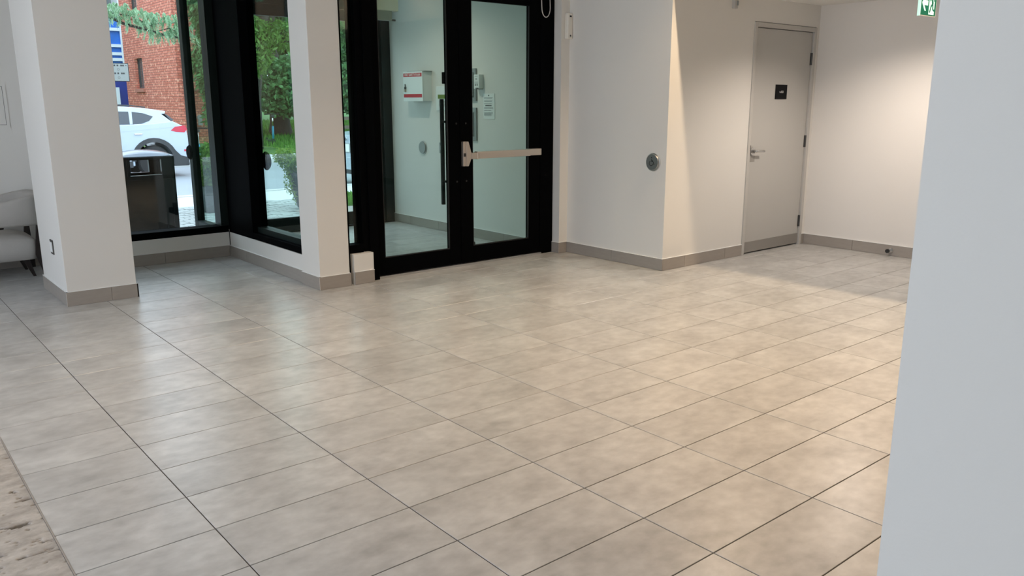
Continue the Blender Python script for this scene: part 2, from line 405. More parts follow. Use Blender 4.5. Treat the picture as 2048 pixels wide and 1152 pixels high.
struct(MB().box(-3.3, -5.05, -.1, 7.75, -4.9, H), 'wall_near', 'paint')
struct(MB().box(-3.3, -4.9, -.1, -3.15, -2.6, H).box(-3.3, -2.6, -.1, -3.15, 4.4, .3).box(-3.3, -2.6, 2.85, -3.15, 4.4, H).box(-3.3, 4.4, -.1, -3.15, 6.1, H), 'wall_left', 'paint')
struct(MB().box(-3.3, -5.05, H, 5.34, 6.62, H+.15), 'ceiling', 'ceiling_paint')
struct(MB().box(5.315, -4.9, 2.40, 7.6, 2.25, H+.15), 'ceiling', 'ceiling_paint', 'lowered ceiling over the side passage')

def plates(name, runs, label):
    """skirting tiles: (fixed axis, face coord, outward sign, from, to, joint offset)"""
    root = thing(name, label, kind='structure', loc=(runs[0][3] if runs[0][0] == 'y' else runs[0][1], runs[0][1] if runs[0][0] == 'y' else runs[0][3], 0))
    hh = .105
    for ax, c, sgn, a, b, off in runs:
        cuts = [a]; t = a+off
        while t < b-.02:
            if t > a+.02: cuts.append(t)
            t += .605
        cuts.append(b)
        for p, q in zip(cuts, cuts[1:]):
            p2, q2 = p+.001, q-.001; lo, hi = (c, c+sgn*.011)
            m = MB().box(p2, lo, .001, q2, hi, hh) if ax == 'y' else MB().box(lo, p2, .001, hi, q2, hh)
            build(m, 'tile', 'base_tile', root, bevel=.0015, seg=1)
        m = MB().box(a, c, hh, b, c+sgn*.0125, hh+.003) if ax == 'y' else MB().box(c, a, hh, c+sgn*.0125, b, hh+.003)
        build(m, 'edge_bead', 'paint_line', root)
    return root
plates('baseboard_back', [('y', 6.09, -1, -1.5, 1.35, .3)], 'grey tile skirting behind the armchair')
plates('baseboard_window', [('y', 5.43, -1, 1.5, 2.638, .53), ('x', 2.65, -1, 3.80, 5.418, .6)], 'grey tile skirting below the windows')
plates('baseboard_stub', [('y', 3.49, -1, 2.935, 3.118, .61)], 'short grey skirting tile below the sidelight')
plates('baseboard_corner', [('y', 3.48, -1, 5.195, 5.303, .61), ('x', 5.315, -1, 2.239, 3.48, .62), ('y', 2.25, -1, 5.315, 6.488, .30), ('x', 5.207, -1, 3.48, 3.58, .61)], 'grey tile skirting around the white wall corner')
plates('baseboard_end', [('x', 7.6, -1, -4, 2.25, .25), ('y', 2.25, -1, 7.55, 7.588, .61)], 'grey tile skirting along the passage end wall')
plates('baseboard_vestibule', [('x', 5.15, -1, 3.66, 6.44, .60)], 'grey tile skirting inside the glass vestibule')

def pillar(x0, y0, x1, y1, label, joint):
    t = thing('pillar', label, 'pillar', loc=((x0+x1)/2, (y0+y1)/2, 0))
    build(MB().box(x0+.01, y0+.01, 0, x1-.01 if x1 < 2 else x1, y1, H), 'shaft', 'paint', t, bevel=.003)
    hh = .105
    build(MB().box(x0, y0+.012, .001, x0+.0095, y1, hh), 'tile', 'base_tile', t)
    build(MB().box(x0, y0, .001, joint-.001, y0+.0095, hh), 'tile', 'base_tile', t)
    if joint < x1: build(MB().box(joint+.001, y0, .001, x1-.001, y0+.0095, hh), 'tile', 'base_tile', t)
    build(MB().box(x1-.0095, y0, .001, x1, y1, hh), 'tile', 'base_tile', t) if x1 < 2 else None
    build(MB().box(x0-.001, y0-.001, hh, x1, y0+.010, hh+.003).box(x0-.001, y0-.001, hh, x0+.010, y1, hh+.003).box(x0-.001, y0-.001, 0, x0+.0005, y0+.0005, hh), 'edge_bead', 'paint_line', t)
    return t
pillar(.947, 4.182, 1.447, 5.01, 'wide white square pillar beside the grey armchair, skirted in grey tile', 1.255)
pillar(2.618, 3.480, 2.892, 3.80, 'narrow white pillar between the vestibule window and the glass doors', 2.90)

# ------------------------------------------------------------------ windows and glass doors
def pane(mb, parent, mat='clear_glass', name='glass_pane'): return build(mb, name, mat, parent)
# window 1 (street side)
w1 = thing('window_1', 'black framed street window left of the corner', kind='structure', loc=(2.0, 5.5, .235))
build(MB().box(1.45, 5.432, .235, 2.652, 5.60, .298).box(1.45, 5.432, 2.85, 2.652, 5.6, 2.92).box(1.45, 5.432, .298, 1.50, 5.6, 2.85), 'window_frame', 'black_metal', w1, bevel=.003)
build(MB().box(2.585, 5.452, .298, 2.652, 5.60, 2.85), 'mullion', 'dark_green_metal', w1)
build(MB().box(1.5, 5.60, .20, 2.62, 5.72, .24), 'window_sill', 'dark_green_metal', w1)
pane(MB().box(1.50, 5.52, .298, 2.585, 5.528, 2.85), w1)
# corner post panel + window 2 (vestibule side)
w2 = thing('window_2', 'black framed vestibule window between corner post and narrow pillar', kind='structure', loc=(2.72, 4.6, .235))
build(MB().box(2.652, 4.85, .235, 2.80, 5.432, 2.92), 'corner_post', 'black_metal', w2, bevel=.003)
build(MB().box(2.652, 3.80, .238, 2.80, 4.85, .295).box(2.652, 3.80, 2.85, 2.80, 4.85, 2.92), 'window_frame', 'black_metal', w2, bevel=.003)
build(MB().box(2.70, 3.80, .295, 2.80, 4.85, .345), 'glazing_bead', 'dark_green_metal', w2)
pane(MB().box(2.735, 3.80, .345, 2.743, 4.85, 2.85), w2, 'tinted_glass')
build(MB().box(2.646, 5.414, .0, 2.653, 5.426, .24), 'gap_seal', 'gasket', w2)
# window 3: outer return of vestibule
w3 = thing('window_3', 'side pane of the vestibule standing out beyond the facade', kind='structure', loc=(2.72, 6.0, -.05))
build(MB().box(2.665, 5.60, -.08, 2.74, 6.34, .245).box(2.665, 5.60, 2.85, 2.74, 6.34, 2.95).box(2.66, 5.60, .245, 2.78, 5.66, 2.85), 'window_frame', 'dark_green_metal', w3)
build(MB().box(2.662, 6.34, -.08, 2.742, 6.425, 2.95), 'corner_post', 'dark_green_metal', w3, bevel=.004)
pane(MB().box(2.70, 5.66, .245, 2.708, 6.34, 2.85), w3, 'tinted_glass')
# window 4: narrow sidelight
w4 = thing('window_4', 'narrow sidelight between the narrow pillar and the glass doors', kind='structure', loc=(3.0, 3.56, .25))
build(MB().box(2.892, 3.55, .0, 2.936, 3.66, 2.92).box(2.936, 3.545, .250, 3.06, 3.66, .318).box(2.936, 3.55, 2.85, 3.06, 3.66, 2.92), 'window_frame', 'black_metal', w4)
pane(MB().box(2.936, 3.60, .318, 3.06, 3.608, 2.85), w4, 'tinted_glass')
# door 1: double glass doors
d1 = thing('door_1', 'black framed double glass entrance doors with a steel push bar', kind='structure', loc=(4.15, 3.6, 0))
build(MB().box(3.06, 3.552, .255, 3.125, 3.70, 2.92).box(3.120, 3.535, 0, 3.20, 3.70, 2.92), 'door_frame', 'black_metal', d1, bevel=.002)
build(MB().box(5.04, 3.575, 0, 5.204, 3.70, 2.92), 'door_frame', 'black_metal', d1, bevel=.002)
build(MB().box(3.20, 3.56, 2.455, 5.04, 3.70, 2.62).box(3.2, 3.56, 2.85, 5.04, 3.7, 2.92), 'header', 'black_metal', d1)
pane(MB().box(3.20, 3.62, 2.62, 5.04, 3.628, 2.85), d1, 'tinted_glass')
build(MB().box(3.2, 3.552, .0005, 5.04, 3.72, .019), 'threshold', 'aluminium', d1)
def leaf(a, b, ga, gb, label):
    # stiles from a..ga and gb..b
    fr = MB().box(a, 3.58, .022, ga, 3.625, 2.45).box(gb, 3.58, .022, b, 3.625, 2.45).box(ga, 3.58, .022, gb, 3.625, .168).box(ga, 3.58, 2.325, gb, 3.625, 2.45)
    o = build(fr, 'door_leaf', 'black_metal', d1, bevel=.0015, seg=1); o['label'] = label
    pane(MB().box(ga, 3.600, .168, gb, 3.608, 2.325), o, 'tinted_glass')
    build(MB().box(ga, 3.5815, .168, ga+.006, 3.600, 2.325).box(gb-.006, 3.5815, .168, gb, 3.600, 2.325).box(ga, 3.5815, .168, gb, 3.6, .176), 'glazing_bead', 'gasket', o)
    return o
l1 = leaf(3.204, 4.083, 3.285, 3.962, 'left glass leaf with a long black pull bar')
l2 = leaf(4.091, 5.036, 4.226, 4.898, 'right glass leaf with the steel push bar')
ph = build(MB().box(3.966, 3.685, .56, 3.994, 3.710, 1.49).box(3.970, 3.625, 1.285, 3.99, 3.69, 1.305).box(3.970, 3.625, .76, 3.99, 3.69, .78), 'pull_handle', 'dark_green_metal', l1)
build(MB().box(3.985, 3.625, 1.62, 4.05, 3.70, 1.72), 'lock_box', 'black_metal', l1, bevel=.004)
for z in (1.28, .77):
    build(MB().cyl((4.05, 3.5795, z), 'y', .009, .003, 12).cyl((4.155, 3.5795, z), 'y', .009, .003, 12), 'screw_cap', 'gasket', l1)
# push bar
pb = build(MB().box(4.175, 3.515, .968, 4.235, 3.555, 1.022).box(4.232, 3.512, .963, 4.248, 3.560, 1.032), 'push_bar', 'warm_steel', l2, bevel=.003)
pb['label'] = 'brushed steel horizontal push bar'
def bar_prism(x0, x1, za, zb, y0=3.510, y1=3.556): return MB().box(x0, y0, za, x1, y1, zb)
build(bar_prism(4.248, 4.860, .968, 1.030), 'bar_pad', 'warm_steel', l2, bevel=.004)
build(bar_prism(4.860, 5.000, .972, 1.032, 3.514, 3.58), 'bar_end', 'warm_steel', l2, bevel=.003)
build(MB().prism([(4.128, 1.122), (4.150, 1.122), (4.182, 1.020), (4.182, .975), (4.150, .905), (4.128, .905)], 'y', 3.535, 3.580).prism([(4.100, 1.122), (4.128, 1.122), (4.128, .905), (4.100, .905)], 'y', 3.548, 3.580), 'latch_case', 'warm_steel', l2, bevel=.003)
build(MB().box(4.104, 3.543, .99, 4.124, 3.549, 1.02), 'latch_key', 'mark_black', l2)
# outer vestibule front: door_2
d2 = thing('door_2', 'outer glass front of the vestibule in dark metal frames', kind='structure', loc=(4.0, 6.5, 0))
build(MB().box(2.742, 6.45, -.08, 5.15, 6.58, .01).box(2.742, 6.40, .01, 3.17, 6.50, .14).box(3.17, 6.45, 0, 3.25, 6.58, 2.95).box(2.79, 6.45, 2.5, 5.15, 6.58, 2.64).box(2.79, 6.45, 2.85, 5.15, 6.58, 2.95).box(5.03, 6.44, 0, 5.15, 6.58, 2.95), 'door_frame', 'dark_green_metal', d2)
for a, b in ((3.25, 4.14), (4.145, 5.03)):
    o = build(MB().box(a, 6.47, .015, b, 6.52, .165).box(a, 6.47, .165, a+.07, 6.52, 2.38).box(b-.07, 6.47, .165, b, 6.52, 2.38).box(a, 6.47, 2.38, b, 6.52, 2.5), 'door_leaf', 'dark_green_metal', d2)
    pane(MB().box(a+.07, 6.49, .165, b-.07, 6.498, 2.38), o, 'outer_glass')
pane(MB().box(2.79, 6.5, .14, 3.17, 6.508, 2.5).box(2.79, 6.5, 2.64, 5.03, 6.508, 2.85), d2, 'outer_glass')
# left window of the room, outside the view but it lights the pillars
w5 = thing('window_5', 'wide window in the left wall of the lobby', kind='structure', loc=(-3.2, 1.6, .3))
build(MB().box(-3.28, -2.6, .3, -3.17, 4.4, .36).box(-3.28, -2.6, 2.79, -3.17, 4.4, 2.85).box(-3.28, -2.6, .3, -3.17, -2.54, 2.7).box(-3.28, -1.5, .3, -3.17, -1.44, 2.7).box(-3.28, 4.34, .3, -3.17, 4.4, 2.7).box(-3.28, 1.57, .3, -3.17, 1.63, 2.7), 'window_frame', 'black_metal', w5)

# ------------------------------------------------------------------ grey door in the passage: door_3
d3 = thing('door_3', 'grey painted metal door with black sign, lever handle and kick plate', kind='structure', loc=(7.0, 2.25, 0))
build(MB().box(6.490, 2.240, 0, 6.532, 2.36, 2.185).box(7.508, 2.240, 0, 7.548, 2.36, 2.185).box(6.532, 2.240, 2.143, 7.508, 2.36, 2.185), 'door_frame', 'frame_grey', d3, bevel=.002)
dl = build(MB().box(6.536, 2.262, .012, 7.504, 2.305, 2.138), 'door_leaf', 'door_grey', d3, bevel=.002)
build(MB().box(6.536, 2.310, 0, 7.504, 2.35, 2.143), 'backing', 'gasket', d3)
build(MB().box(6.538, 2.2595, .014, 7.503, 2.262, .118), 'kick_plate', 'kick_plate', dl)
for z in (1.825, 1.012, .19):
    build(MB().box(7.488, 2.2555, z, 7.519, 2.262, z+.118).cyl((7.504, 2.254, z), 'z', .008, .118, 12), 'hinge', 'dark_steel', d3)
dh = build(MB().cyl((6.592, 2.262, 1.003), 'y', .040, -.012, 32).cyl((6.592, 2.25, 1.003), 'y', .018, -.03, 16), 'door_handle', 'steel', dl, smooth=False, bevel=.002)
build(MB().tube([(6.592, 2.222, 1.003), (6.62, 2.207, 1.004), (6.66, 2.204, 1.003), (6.712, 2.204, 1.001)], .0105, 12), 'lever', 'steel', dl, smooth=True)
build(MB().box(6.555, 2.2605, .90, 6.64, 2.2622, .955), 'handle_shade', 'kick_plate', dl)  # darker flat strip puts the shading below the handle into the colour
build(MB().box(6.532, 2.238, .96, 6.5365, 2.27, 1.06), 'strike_plate', 'dark_steel', d3)
sg = thing('restroom_sign', 'small black square sign with white symbols on the grey door', 'sign', loc=(7.01, 2.262, 1.49))
build(MB().box(6.912, 2.2555, 1.490, 7.108, 2.2618, 1.628), 'plate', 'sign_black', sg, bevel=.001)
mk = MB()
def ring(mb, cx, cz, r, y, a0=0, a1=360, w=.0022, th=.0008, n=20):
    pts = []
    for k in range(n+1):
        t = R(a0+(a1-a0)*k/n); pts.append((cx+(r+w)*cos(t), cz+(r+w)*sin(t)))
    for k in range(n, -1, -1):
        t = R(a0+(a1-a0)*k/n); pts.append((cx+(r-w)*cos(t), cz+(r-w)*sin(t)))
    m = n+1
    for k in range(n):
        q = [pts[k], pts[k+1], pts[2*m-2-k], pts[2*m-1-k]]; mb.prism(q, 'y', y, y-th)
ring(mk, 6.990, 1.562, .010, 2.2555, 160, 380, w=.0014); ring(mk, 7.014, 1.560, .009, 2.2555, w=.0014); ring(mk, 7.035, 1.560, .009, 2.2555, w=.0014)
build(mk, 'symbol', 'white_print', sg)

# ------------------------------------------------------------------ small fittings on the walls
def push_plate(x, y, z, r, label, sign=-1, mat='button_steel', symbol=True, name='push_button', grp=None):
    t = thing(name, label, 'button', loc=(x, y, z-r))
    build(MB().cyl((x, y, z), 'x', r, sign*.010, 48, r2=r*.97), 'backing_ring', 'steel' if mat == 'button_steel' else mat, t, bevel=.001)
    build(MB().cyl((x+sign*.010, y, z), 'x', r*.90, sign*.012, 48, r2=r*.84), 'push_plate', mat, t, bevel=.001)
    if symbol:
        q = MB(); xx = x+sign*.0223; s = r/.08
        def L(a, b, w=.0032):
            ay, az = a; by, bz = b
            # screen-right is -y on this wall
            p0 = Vector((0, -ay*s, az*s)); p1 = Vector((0, -by*s, bz*s)); d = (p1-p0).normalized(); nrm = Vector((0, -d.z, d.y))*w*s
            vs = [p0+nrm, p0-nrm, p1-nrm, p1+nrm]
            q.prism([(y+v.y, z+v.z) for v in vs], 'x', xx, xx+sign*.0008)
        L((-.004, .030), (-.002, .006)); L((-.003, .016), (.012, .016), .0025); L((-.002, .006), (.015, .006)); L((.015, .006), (.022, -.018)); L((.022, -.018), (.029, -.015))
        q.cyl((xx, y+.005*s, z+.040*s), 'x', .0055*s, sign*.0008, 14)
        pr = [(-.008+.021*cos(R(a)), -.010+.021*sin(R(a))) for a in range(115, 375, 20)]
        for a, b in zip(pr, pr[1:]): L(a, b, .0026)
        build(q, 'wheelchair_symbol', 'mark_black', t)
    return t
push_plate(5.315, 2.392, .950, .080, 'round steel push button with wheelchair symbol on the white wall corner')
push_plate(5.15, 5.765, .943, .080, 'round steel push button on the wall inside the vestibule', symbol=False)
push_plate(2.662, 6.385, .955, .075, 'black round push button on the outer post beside the street', mat='black_metal', symbol=False)
push_plate(2.80, 4.80, .945, .085, 'black round push button behind the vestibule window frame', sign=1, mat='black_metal', symbol=False)
t = thing('motion_sensor', 'white upright wall sensor unit beside the glass doors', 'sensor', loc=(5.29, 3.48, 2.04))
build(MB().box(5.248, 3.435, 2.043, 5.312, 3.48, 2.275), 'housing', 'plastic_white', t, bevel=.010, seg=4)
build(MB().box(5.270, 3.4335, 2.238, 5.294, 3.436, 2.254), 'lens', 'mark_black', t)
build(MB().cyl((5.285, 3.436, 2.215), 'y', .014, -.004, 20), 'dial', 'plastic_white', t)
build(MB().cyl((5.283, 3.4355, 2.072), 'y', .009, -.002, 16), 'logo_button', 'dark_steel', t)
t = thing('ceiling_bracket', 'small grey box hanging high on the wall left of the grey door', 'bracket', loc=(6.16, 2.25, 2.27))
build(MB().box(6.125, 2.215, 2.275, 6.172, 2.25, 2.40), 'housing', 'frame_grey', t, bevel=.004)
build(MB().box(6.150, 2.205, 2.30, 6.165, 2.216, 2.34), 'clip', 'panel_grey', t)
pts = [(5.0, 3.535, 2.62), (5.0, 3.53, 2.40)]
for k in range(0, 13):
    a = pi+pi*k/12; pts.append((5.052+.052*cos(a), 3.525, 2.315+.085*sin(a)))
pts += [(5.104, 3.53, 2.40), (5.104, 3.535, 2.62)]
tag(build(MB().tube(pts, .0042, 10), 'hanging_cable', 'cable', smooth=True), 'grey cable loop hanging over the top right of the door frame', 'cable')
t = thing('door_stop', 'small steel door stop on the skirting of the end wall', 'door stop', loc=(7.55, 1.296, .04))
build(MB().cyl((7.588, 1.296, .056), 'x', .022, -.008, 20).cyl((7.58, 1.296, .056), 'x', .012, -.055, 16), 'stem', 'steel', t, smooth=False)
build(MB().cyl((7.525, 1.296, .056), 'x', .019, -.018, 20), 'rubber_tip', 'rubber', t)
t = thing('wall_outlet', 'narrow outlet plate low on the side of the wide pillar', 'outlet', loc=(.957, 4.52, .34))
build(MB().box(.950, 4.475, .345, .957, 4.565, .455), 'cover_plate', 'dark_steel', t, bevel=.002)
build(MB().box(.946, 4.490, .362, .951, 4.555, .438), 'socket_face', 'paint_line', t, bevel=.001)
t = thing('access_panel', 'flush white access panel in the wall behind the armchair', 'panel', loc=(.84, 6.09, 1.25))
build(MB().box(.64, 6.084, 1.245, 1.025, 6.09, 1.27).box(.64, 6.084, 1.60, 1.025, 6.09, 1.622).box(1.0, 6.084, 1.27, 1.025, 6.09, 1.60).box(.64, 6.084, 1.27, .665, 6.09, 1.60), 'frame', 'paint', t)
build(MB().box(.668, 6.086, 1.273, .997, 6.09, 1.597), 'panel_door', 'paint', t)
build(MB().box(.664, 6.0885, 1.269, 1.001, 6.0895, 1.601), 'shadow_gap', 'gasket', t)
# exit sign
t = thing('exit_sign', 'green running man exit sign with left arrow hanging from the passage ceiling', 'sign', loc=(5.27, .12, 1.99))
build(MB().box(5.094, .105, 1.992, 5.318, .116, 2.170), 'housing', 'paint_line', t, bevel=.001)
build(MB().box(5.104, .1035, 1.997, 5.310, .105, 2.165), 'green_face', 'sign_green', t)
build(MB().box(5.092, .101, 1.990, 5.099, .118, 2.172), 'edge_light', 'sign_white', t)
build(MB().box(5.19, .107, 2.170, 5.22, .114, 2.40), 'hanger', 'paint_line', t)
def poly(mb, pts, y=.1035, th=.0010): return mb.prism(pts, 'y', y, y-th)
a = MB(); x0 = 5.114; zc = 2.070
poly(a, [(x0, zc), (x0+.042, zc+.048), (x0+.062, zc+.048), (x0+.032, zc+.013), (x0+.032, zc-.013), (x0+.062, zc-.048), (x0+.042, zc-.048)])
poly(a, [(x0+.026, zc+.015), (x0+.082, zc+.015), (x0+.082, zc-.015), (x0+.026, zc-.015)])
build(a, 'arrow', 'sign_white', t)
build(poly(MB(), [(5.212, 2.003), (5.286, 2.003), (5.286, 2.155), (5.212, 2.155)]), 'doorway', 'sign_white', t)
a = MB(); y2 = .1025; X = 5.250; kx, kz = .72, .85
def lim(p, q, w):
    p = Vector((X+(p[0])*kx, 0, 2.0+(p[1]-2.0)*kz)); q = Vector((X+(q[0])*kx, 0, 2.0+(q[1]-2.0)*kz)); d = (q-p).normalized(); n = Vector((-d.z, 0, d.x))*w*.8
    a.prism([(v.x, v.z) for v in (p+n, p-n, q-n, q+n)], 'y', y2, y2-.0008)
a.cyl((X-.008, y2, 2.128), 'y', .010, -.0008, 16)
lim((-.008, 2.132), (.012, 2.078), .013); lim((-.008, 2.125), (-.038, 2.098), .006); lim((-.004, 2.128), (.030, 2.122), .006); lim((.030, 2.122), (.046, 2.098), .006)
lim((.012, 2.082), (-.018, 2.060), .008); lim((-.018, 2.060), (-.034, 2.018), .007); lim((.012, 2.082), (.022, 2.040), .008); lim((.022, 2.040), (.058, 2.032), .007)
build(a, 'running_figure', 'sign_green', t)

# ------------------------------------------------------------------ fittings in the vestibule
t = thing('safety_plan_box', 'white fire safety plan box with red bands on the vestibule wall', 'box', loc=(5.09, 5.77, 1.47))
build(MB().box(5.03, 5.565, 1.475, 5.15, 5.955, 1.80), 'cabinet', 'box_white', t, bevel=.003)
build(MB().box(5.020, 5.560, 1.472, 5.030, 5.960, 1.803), 'lid', 'box_white', t, bevel=.002)
build(MB().box(5.035, 5.55, 1.80, 5.15, 5.90, 1.808), 'top_flange', 'panel_grey', t)
build(MB().box(5.0188, 5.572, 1.745, 5.020, 5.950, 1.785), 'red_band', 'red_print', t)
build(MB().box(5.0188, 5.572, 1.515, 5.020, 5.950, 1.553), 'red_band', 'red_print', t)
text('FIRE SAFETY PLAN', .040, 'white_print', 'lettering', frame_mat((5.0184, 5.761, 1.765), (0, -1, 0), (0, 0, 1)), t)
build(MB().box(5.008, 5.895, 1.600, 5.020, 5.925, 1.635).cyl((5.014, 5.91, 1.635), 'z', .006, .03, 10), 'lock', 'dark_steel', t)
build(MB().cyl((5.012, 5.91, 1.578), 'z', .018, .03, 14), 'padlock', 'warm_steel', t)
def wallbox(name, label, cat, y0, y1, z0, z1, d, inner, m1='panel_grey', m2='screen_dark', part='screen'):
    t = thing(name, label, cat, loc=(5.15, (y0+y1)/2, z0))
    build(MB().box(5.15-d, y0, z0, 5.15, y1, z1), 'housing', m1, t, bevel=.003)
    build(MB().box(5.15-d-.003, y0+inner, z0+inner*1.2, 5.15-d, y1-inner, z1-inner*1.4), part, m2, t, bevel=.001)
    return t
t = wallbox('intercom', 'upper grey intercom panel on the vestibule wall', 'intercom', 4.715, 4.93, 1.475, 1.812, .02, .030)
build(MB().box(5.122, 4.76, 1.53, 5.127, 4.775, 1.76), 'edge_trim', 'aluminium', t)
t = wallbox('intercom', 'lower grey intercom panel with a dark screen on the vestibule wall', 'intercom', 4.715, 4.93, 1.060, 1.405, .02, .035)
t = thing('card_holder', 'white dispenser with printed label beside the intercom', 'dispenser', loc=(5.10, 4.66, 1.61))
build(MB().box(5.09, 4.605, 1.60, 5.15, 4.695, 1.745), 'body', 'paper', t, bevel=.004)
build(MB().box(5.087, 4.615, 1.595, 5.15, 4.66, 1.61), 'lip', 'ink', t)
a = MB()
for z, w in ((1.725, .05), (1.700, .03), (1.693, .03), (1.665, .06), (1.650, .06)): a.box(5.0885, 4.65-w/2, z, 5.0902, 4.65+w/2, z+.004)
a.box(5.0885, 4.625, 1.632, 5.0902, 4.645, 1.645).box(5.0885, 4.655, 1.632, 5.0902, 4.675, 1.645)
build(a, 'printed_lines', 'ink', t)
t = thing('posted_notice', 'white paper notice sheet taped right of the intercom panels', 'notice', loc=(5.15, 4.51, 1.29))
build(MB().box(5.145, 4.412, 1.290, 5.149, 4.605, 1.550), 'sheet', 'paper', t)
a = MB(); rr = random.Random(3)
for k, z in enumerate([1.505, 1.497, 1.475, 1.467, 1.445, 1.405, 1.397, 1.375, 1.355, 1.347, 1.339, 1.331, 1.322]):
    e = rr.uniform(0, .04); a.box(5.1436, 4.435+e, z, 5.145, 4.588, z+.0028)
for k in range(7): a.box(5.1436, 4.465+k*.015, 1.422, 5.145, 4.476+k*.015, 1.434)
a.cyl((5.145, 4.51, 1.530), 'x', .008, -.0012, 12)
build(a, 'printed_lines', 'ink', t)
t = thing('framed_licence', 'pale framed certificate behind the pull bar of the left door', 'frame', loc=(5.15, 5.33, 1.38))
build(MB().box(5.135, 5.18, 1.375, 5.15, 5.46, 1.635), 'frame', 'box_white', t, bevel=.002)
build(MB().box(5.132, 5.20, 1.40, 5.135, 5.44, 1.60), 'sheet', 'paper', t)
build(MB().box(5.1305, 5.22, 1.50, 5.132, 5.42, 1.545), 'green_block', 'leaf_yellow', t)
a = MB()
for k in range(4): a.box(5.1305, 5.22, 1.42+k*.016, 5.132, 5.40, 1.424+k*.016)
build(a, 'printed_lines', 'ink', t)
t = thing('switch_plate', 'small grey switch plate low behind the pull bar', 'switch', loc=(5.15, 5.39, .9))
build(MB().box(5.142, 5.35, .895, 5.15, 5.43, 1.013), 'plate', 'panel_grey', t, bevel=.002)
build(MB().box(5.138, 5.375, .93, 5.142, 5.405, .98), 'rocker', 'box_white', t, bevel=.001)
t = thing('floor_door_stop', 'small black domed door stop on the vestibule floor', 'door stop', loc=(4.72, 4.25, 0))
build(MB().cyl((4.72, 4.25, .0), 'z', .016, .035, 16), 'stem', 'steel', t)
build(MB().lathe([(.02, .03), (.026, .04), (.026, .06), (.018, .068)], (4.72, 4.25, 0), 18), 'bumper', 'rubber', t)
t = thing('door_operator', 'beige automatic door operator above the left leaf inside the vestibule', 'door operator', loc=(3.38, 3.72, 2.25))
build(MB().box(3.22, 3.63, 2.19, 3.52, 3.70, 2.37), 'cover', 'plastic_white', t, bevel=.003)
build(MB().box(3.29, 3.635, 2.115, 3.46, 3.69, 2.19), 'gear_case', 'panel_grey', t)
build(MB().tube([(3.40, 3.70, 2.13), (3.46, 3.70, 2.125), (3.53, 3.70, 2.125)], .008, 8), 'arm', 'dark_steel', t)

# ------------------------------------------------------------------ ceiling lamps
for i, (x, y, z, w, c, ang, bl) in enumerate(LAMPS):
    lbl = ['above the passage edge near the white wall corner', 'above the passage edge toward the near wall', 'in the middle of the lobby ceiling', 'right of the near wall end', 'before the wide pillar', 'at the left of the lobby', 'in the low passage ceiling', 'inside the glass vestibule'][i]
    t = thing('ceiling_downlight', 'round recessed ceiling downlight '+lbl, 'light', loc=(x, y, z-.01), group='recessed downlights')
    build(MB().lathe([(.062, 0), (.085, 0), (.088, .012), (.062, .012)], (x, y, z-.012), 32), 'trim_ring', 'lamp_trim', t)
    build(MB().cyl((x, y, z-.006), 'z', .06, .004, 32), 'lens', 'lamp_glow', t)
    ld = bpy.data.lights.new('downlight_beam', 'SPOT'); ld.energy = w; ld.color = c; ld.spot_size = R(ang); ld.spot_blend = bl; ld.shadow_soft_size = .02
    lo = bpy.data.objects.new('downlight_beam', ld); COL.objects.link(lo); lo.location = Vector((x, y, z-.03))-OFF[t.name]; lo.parent = t

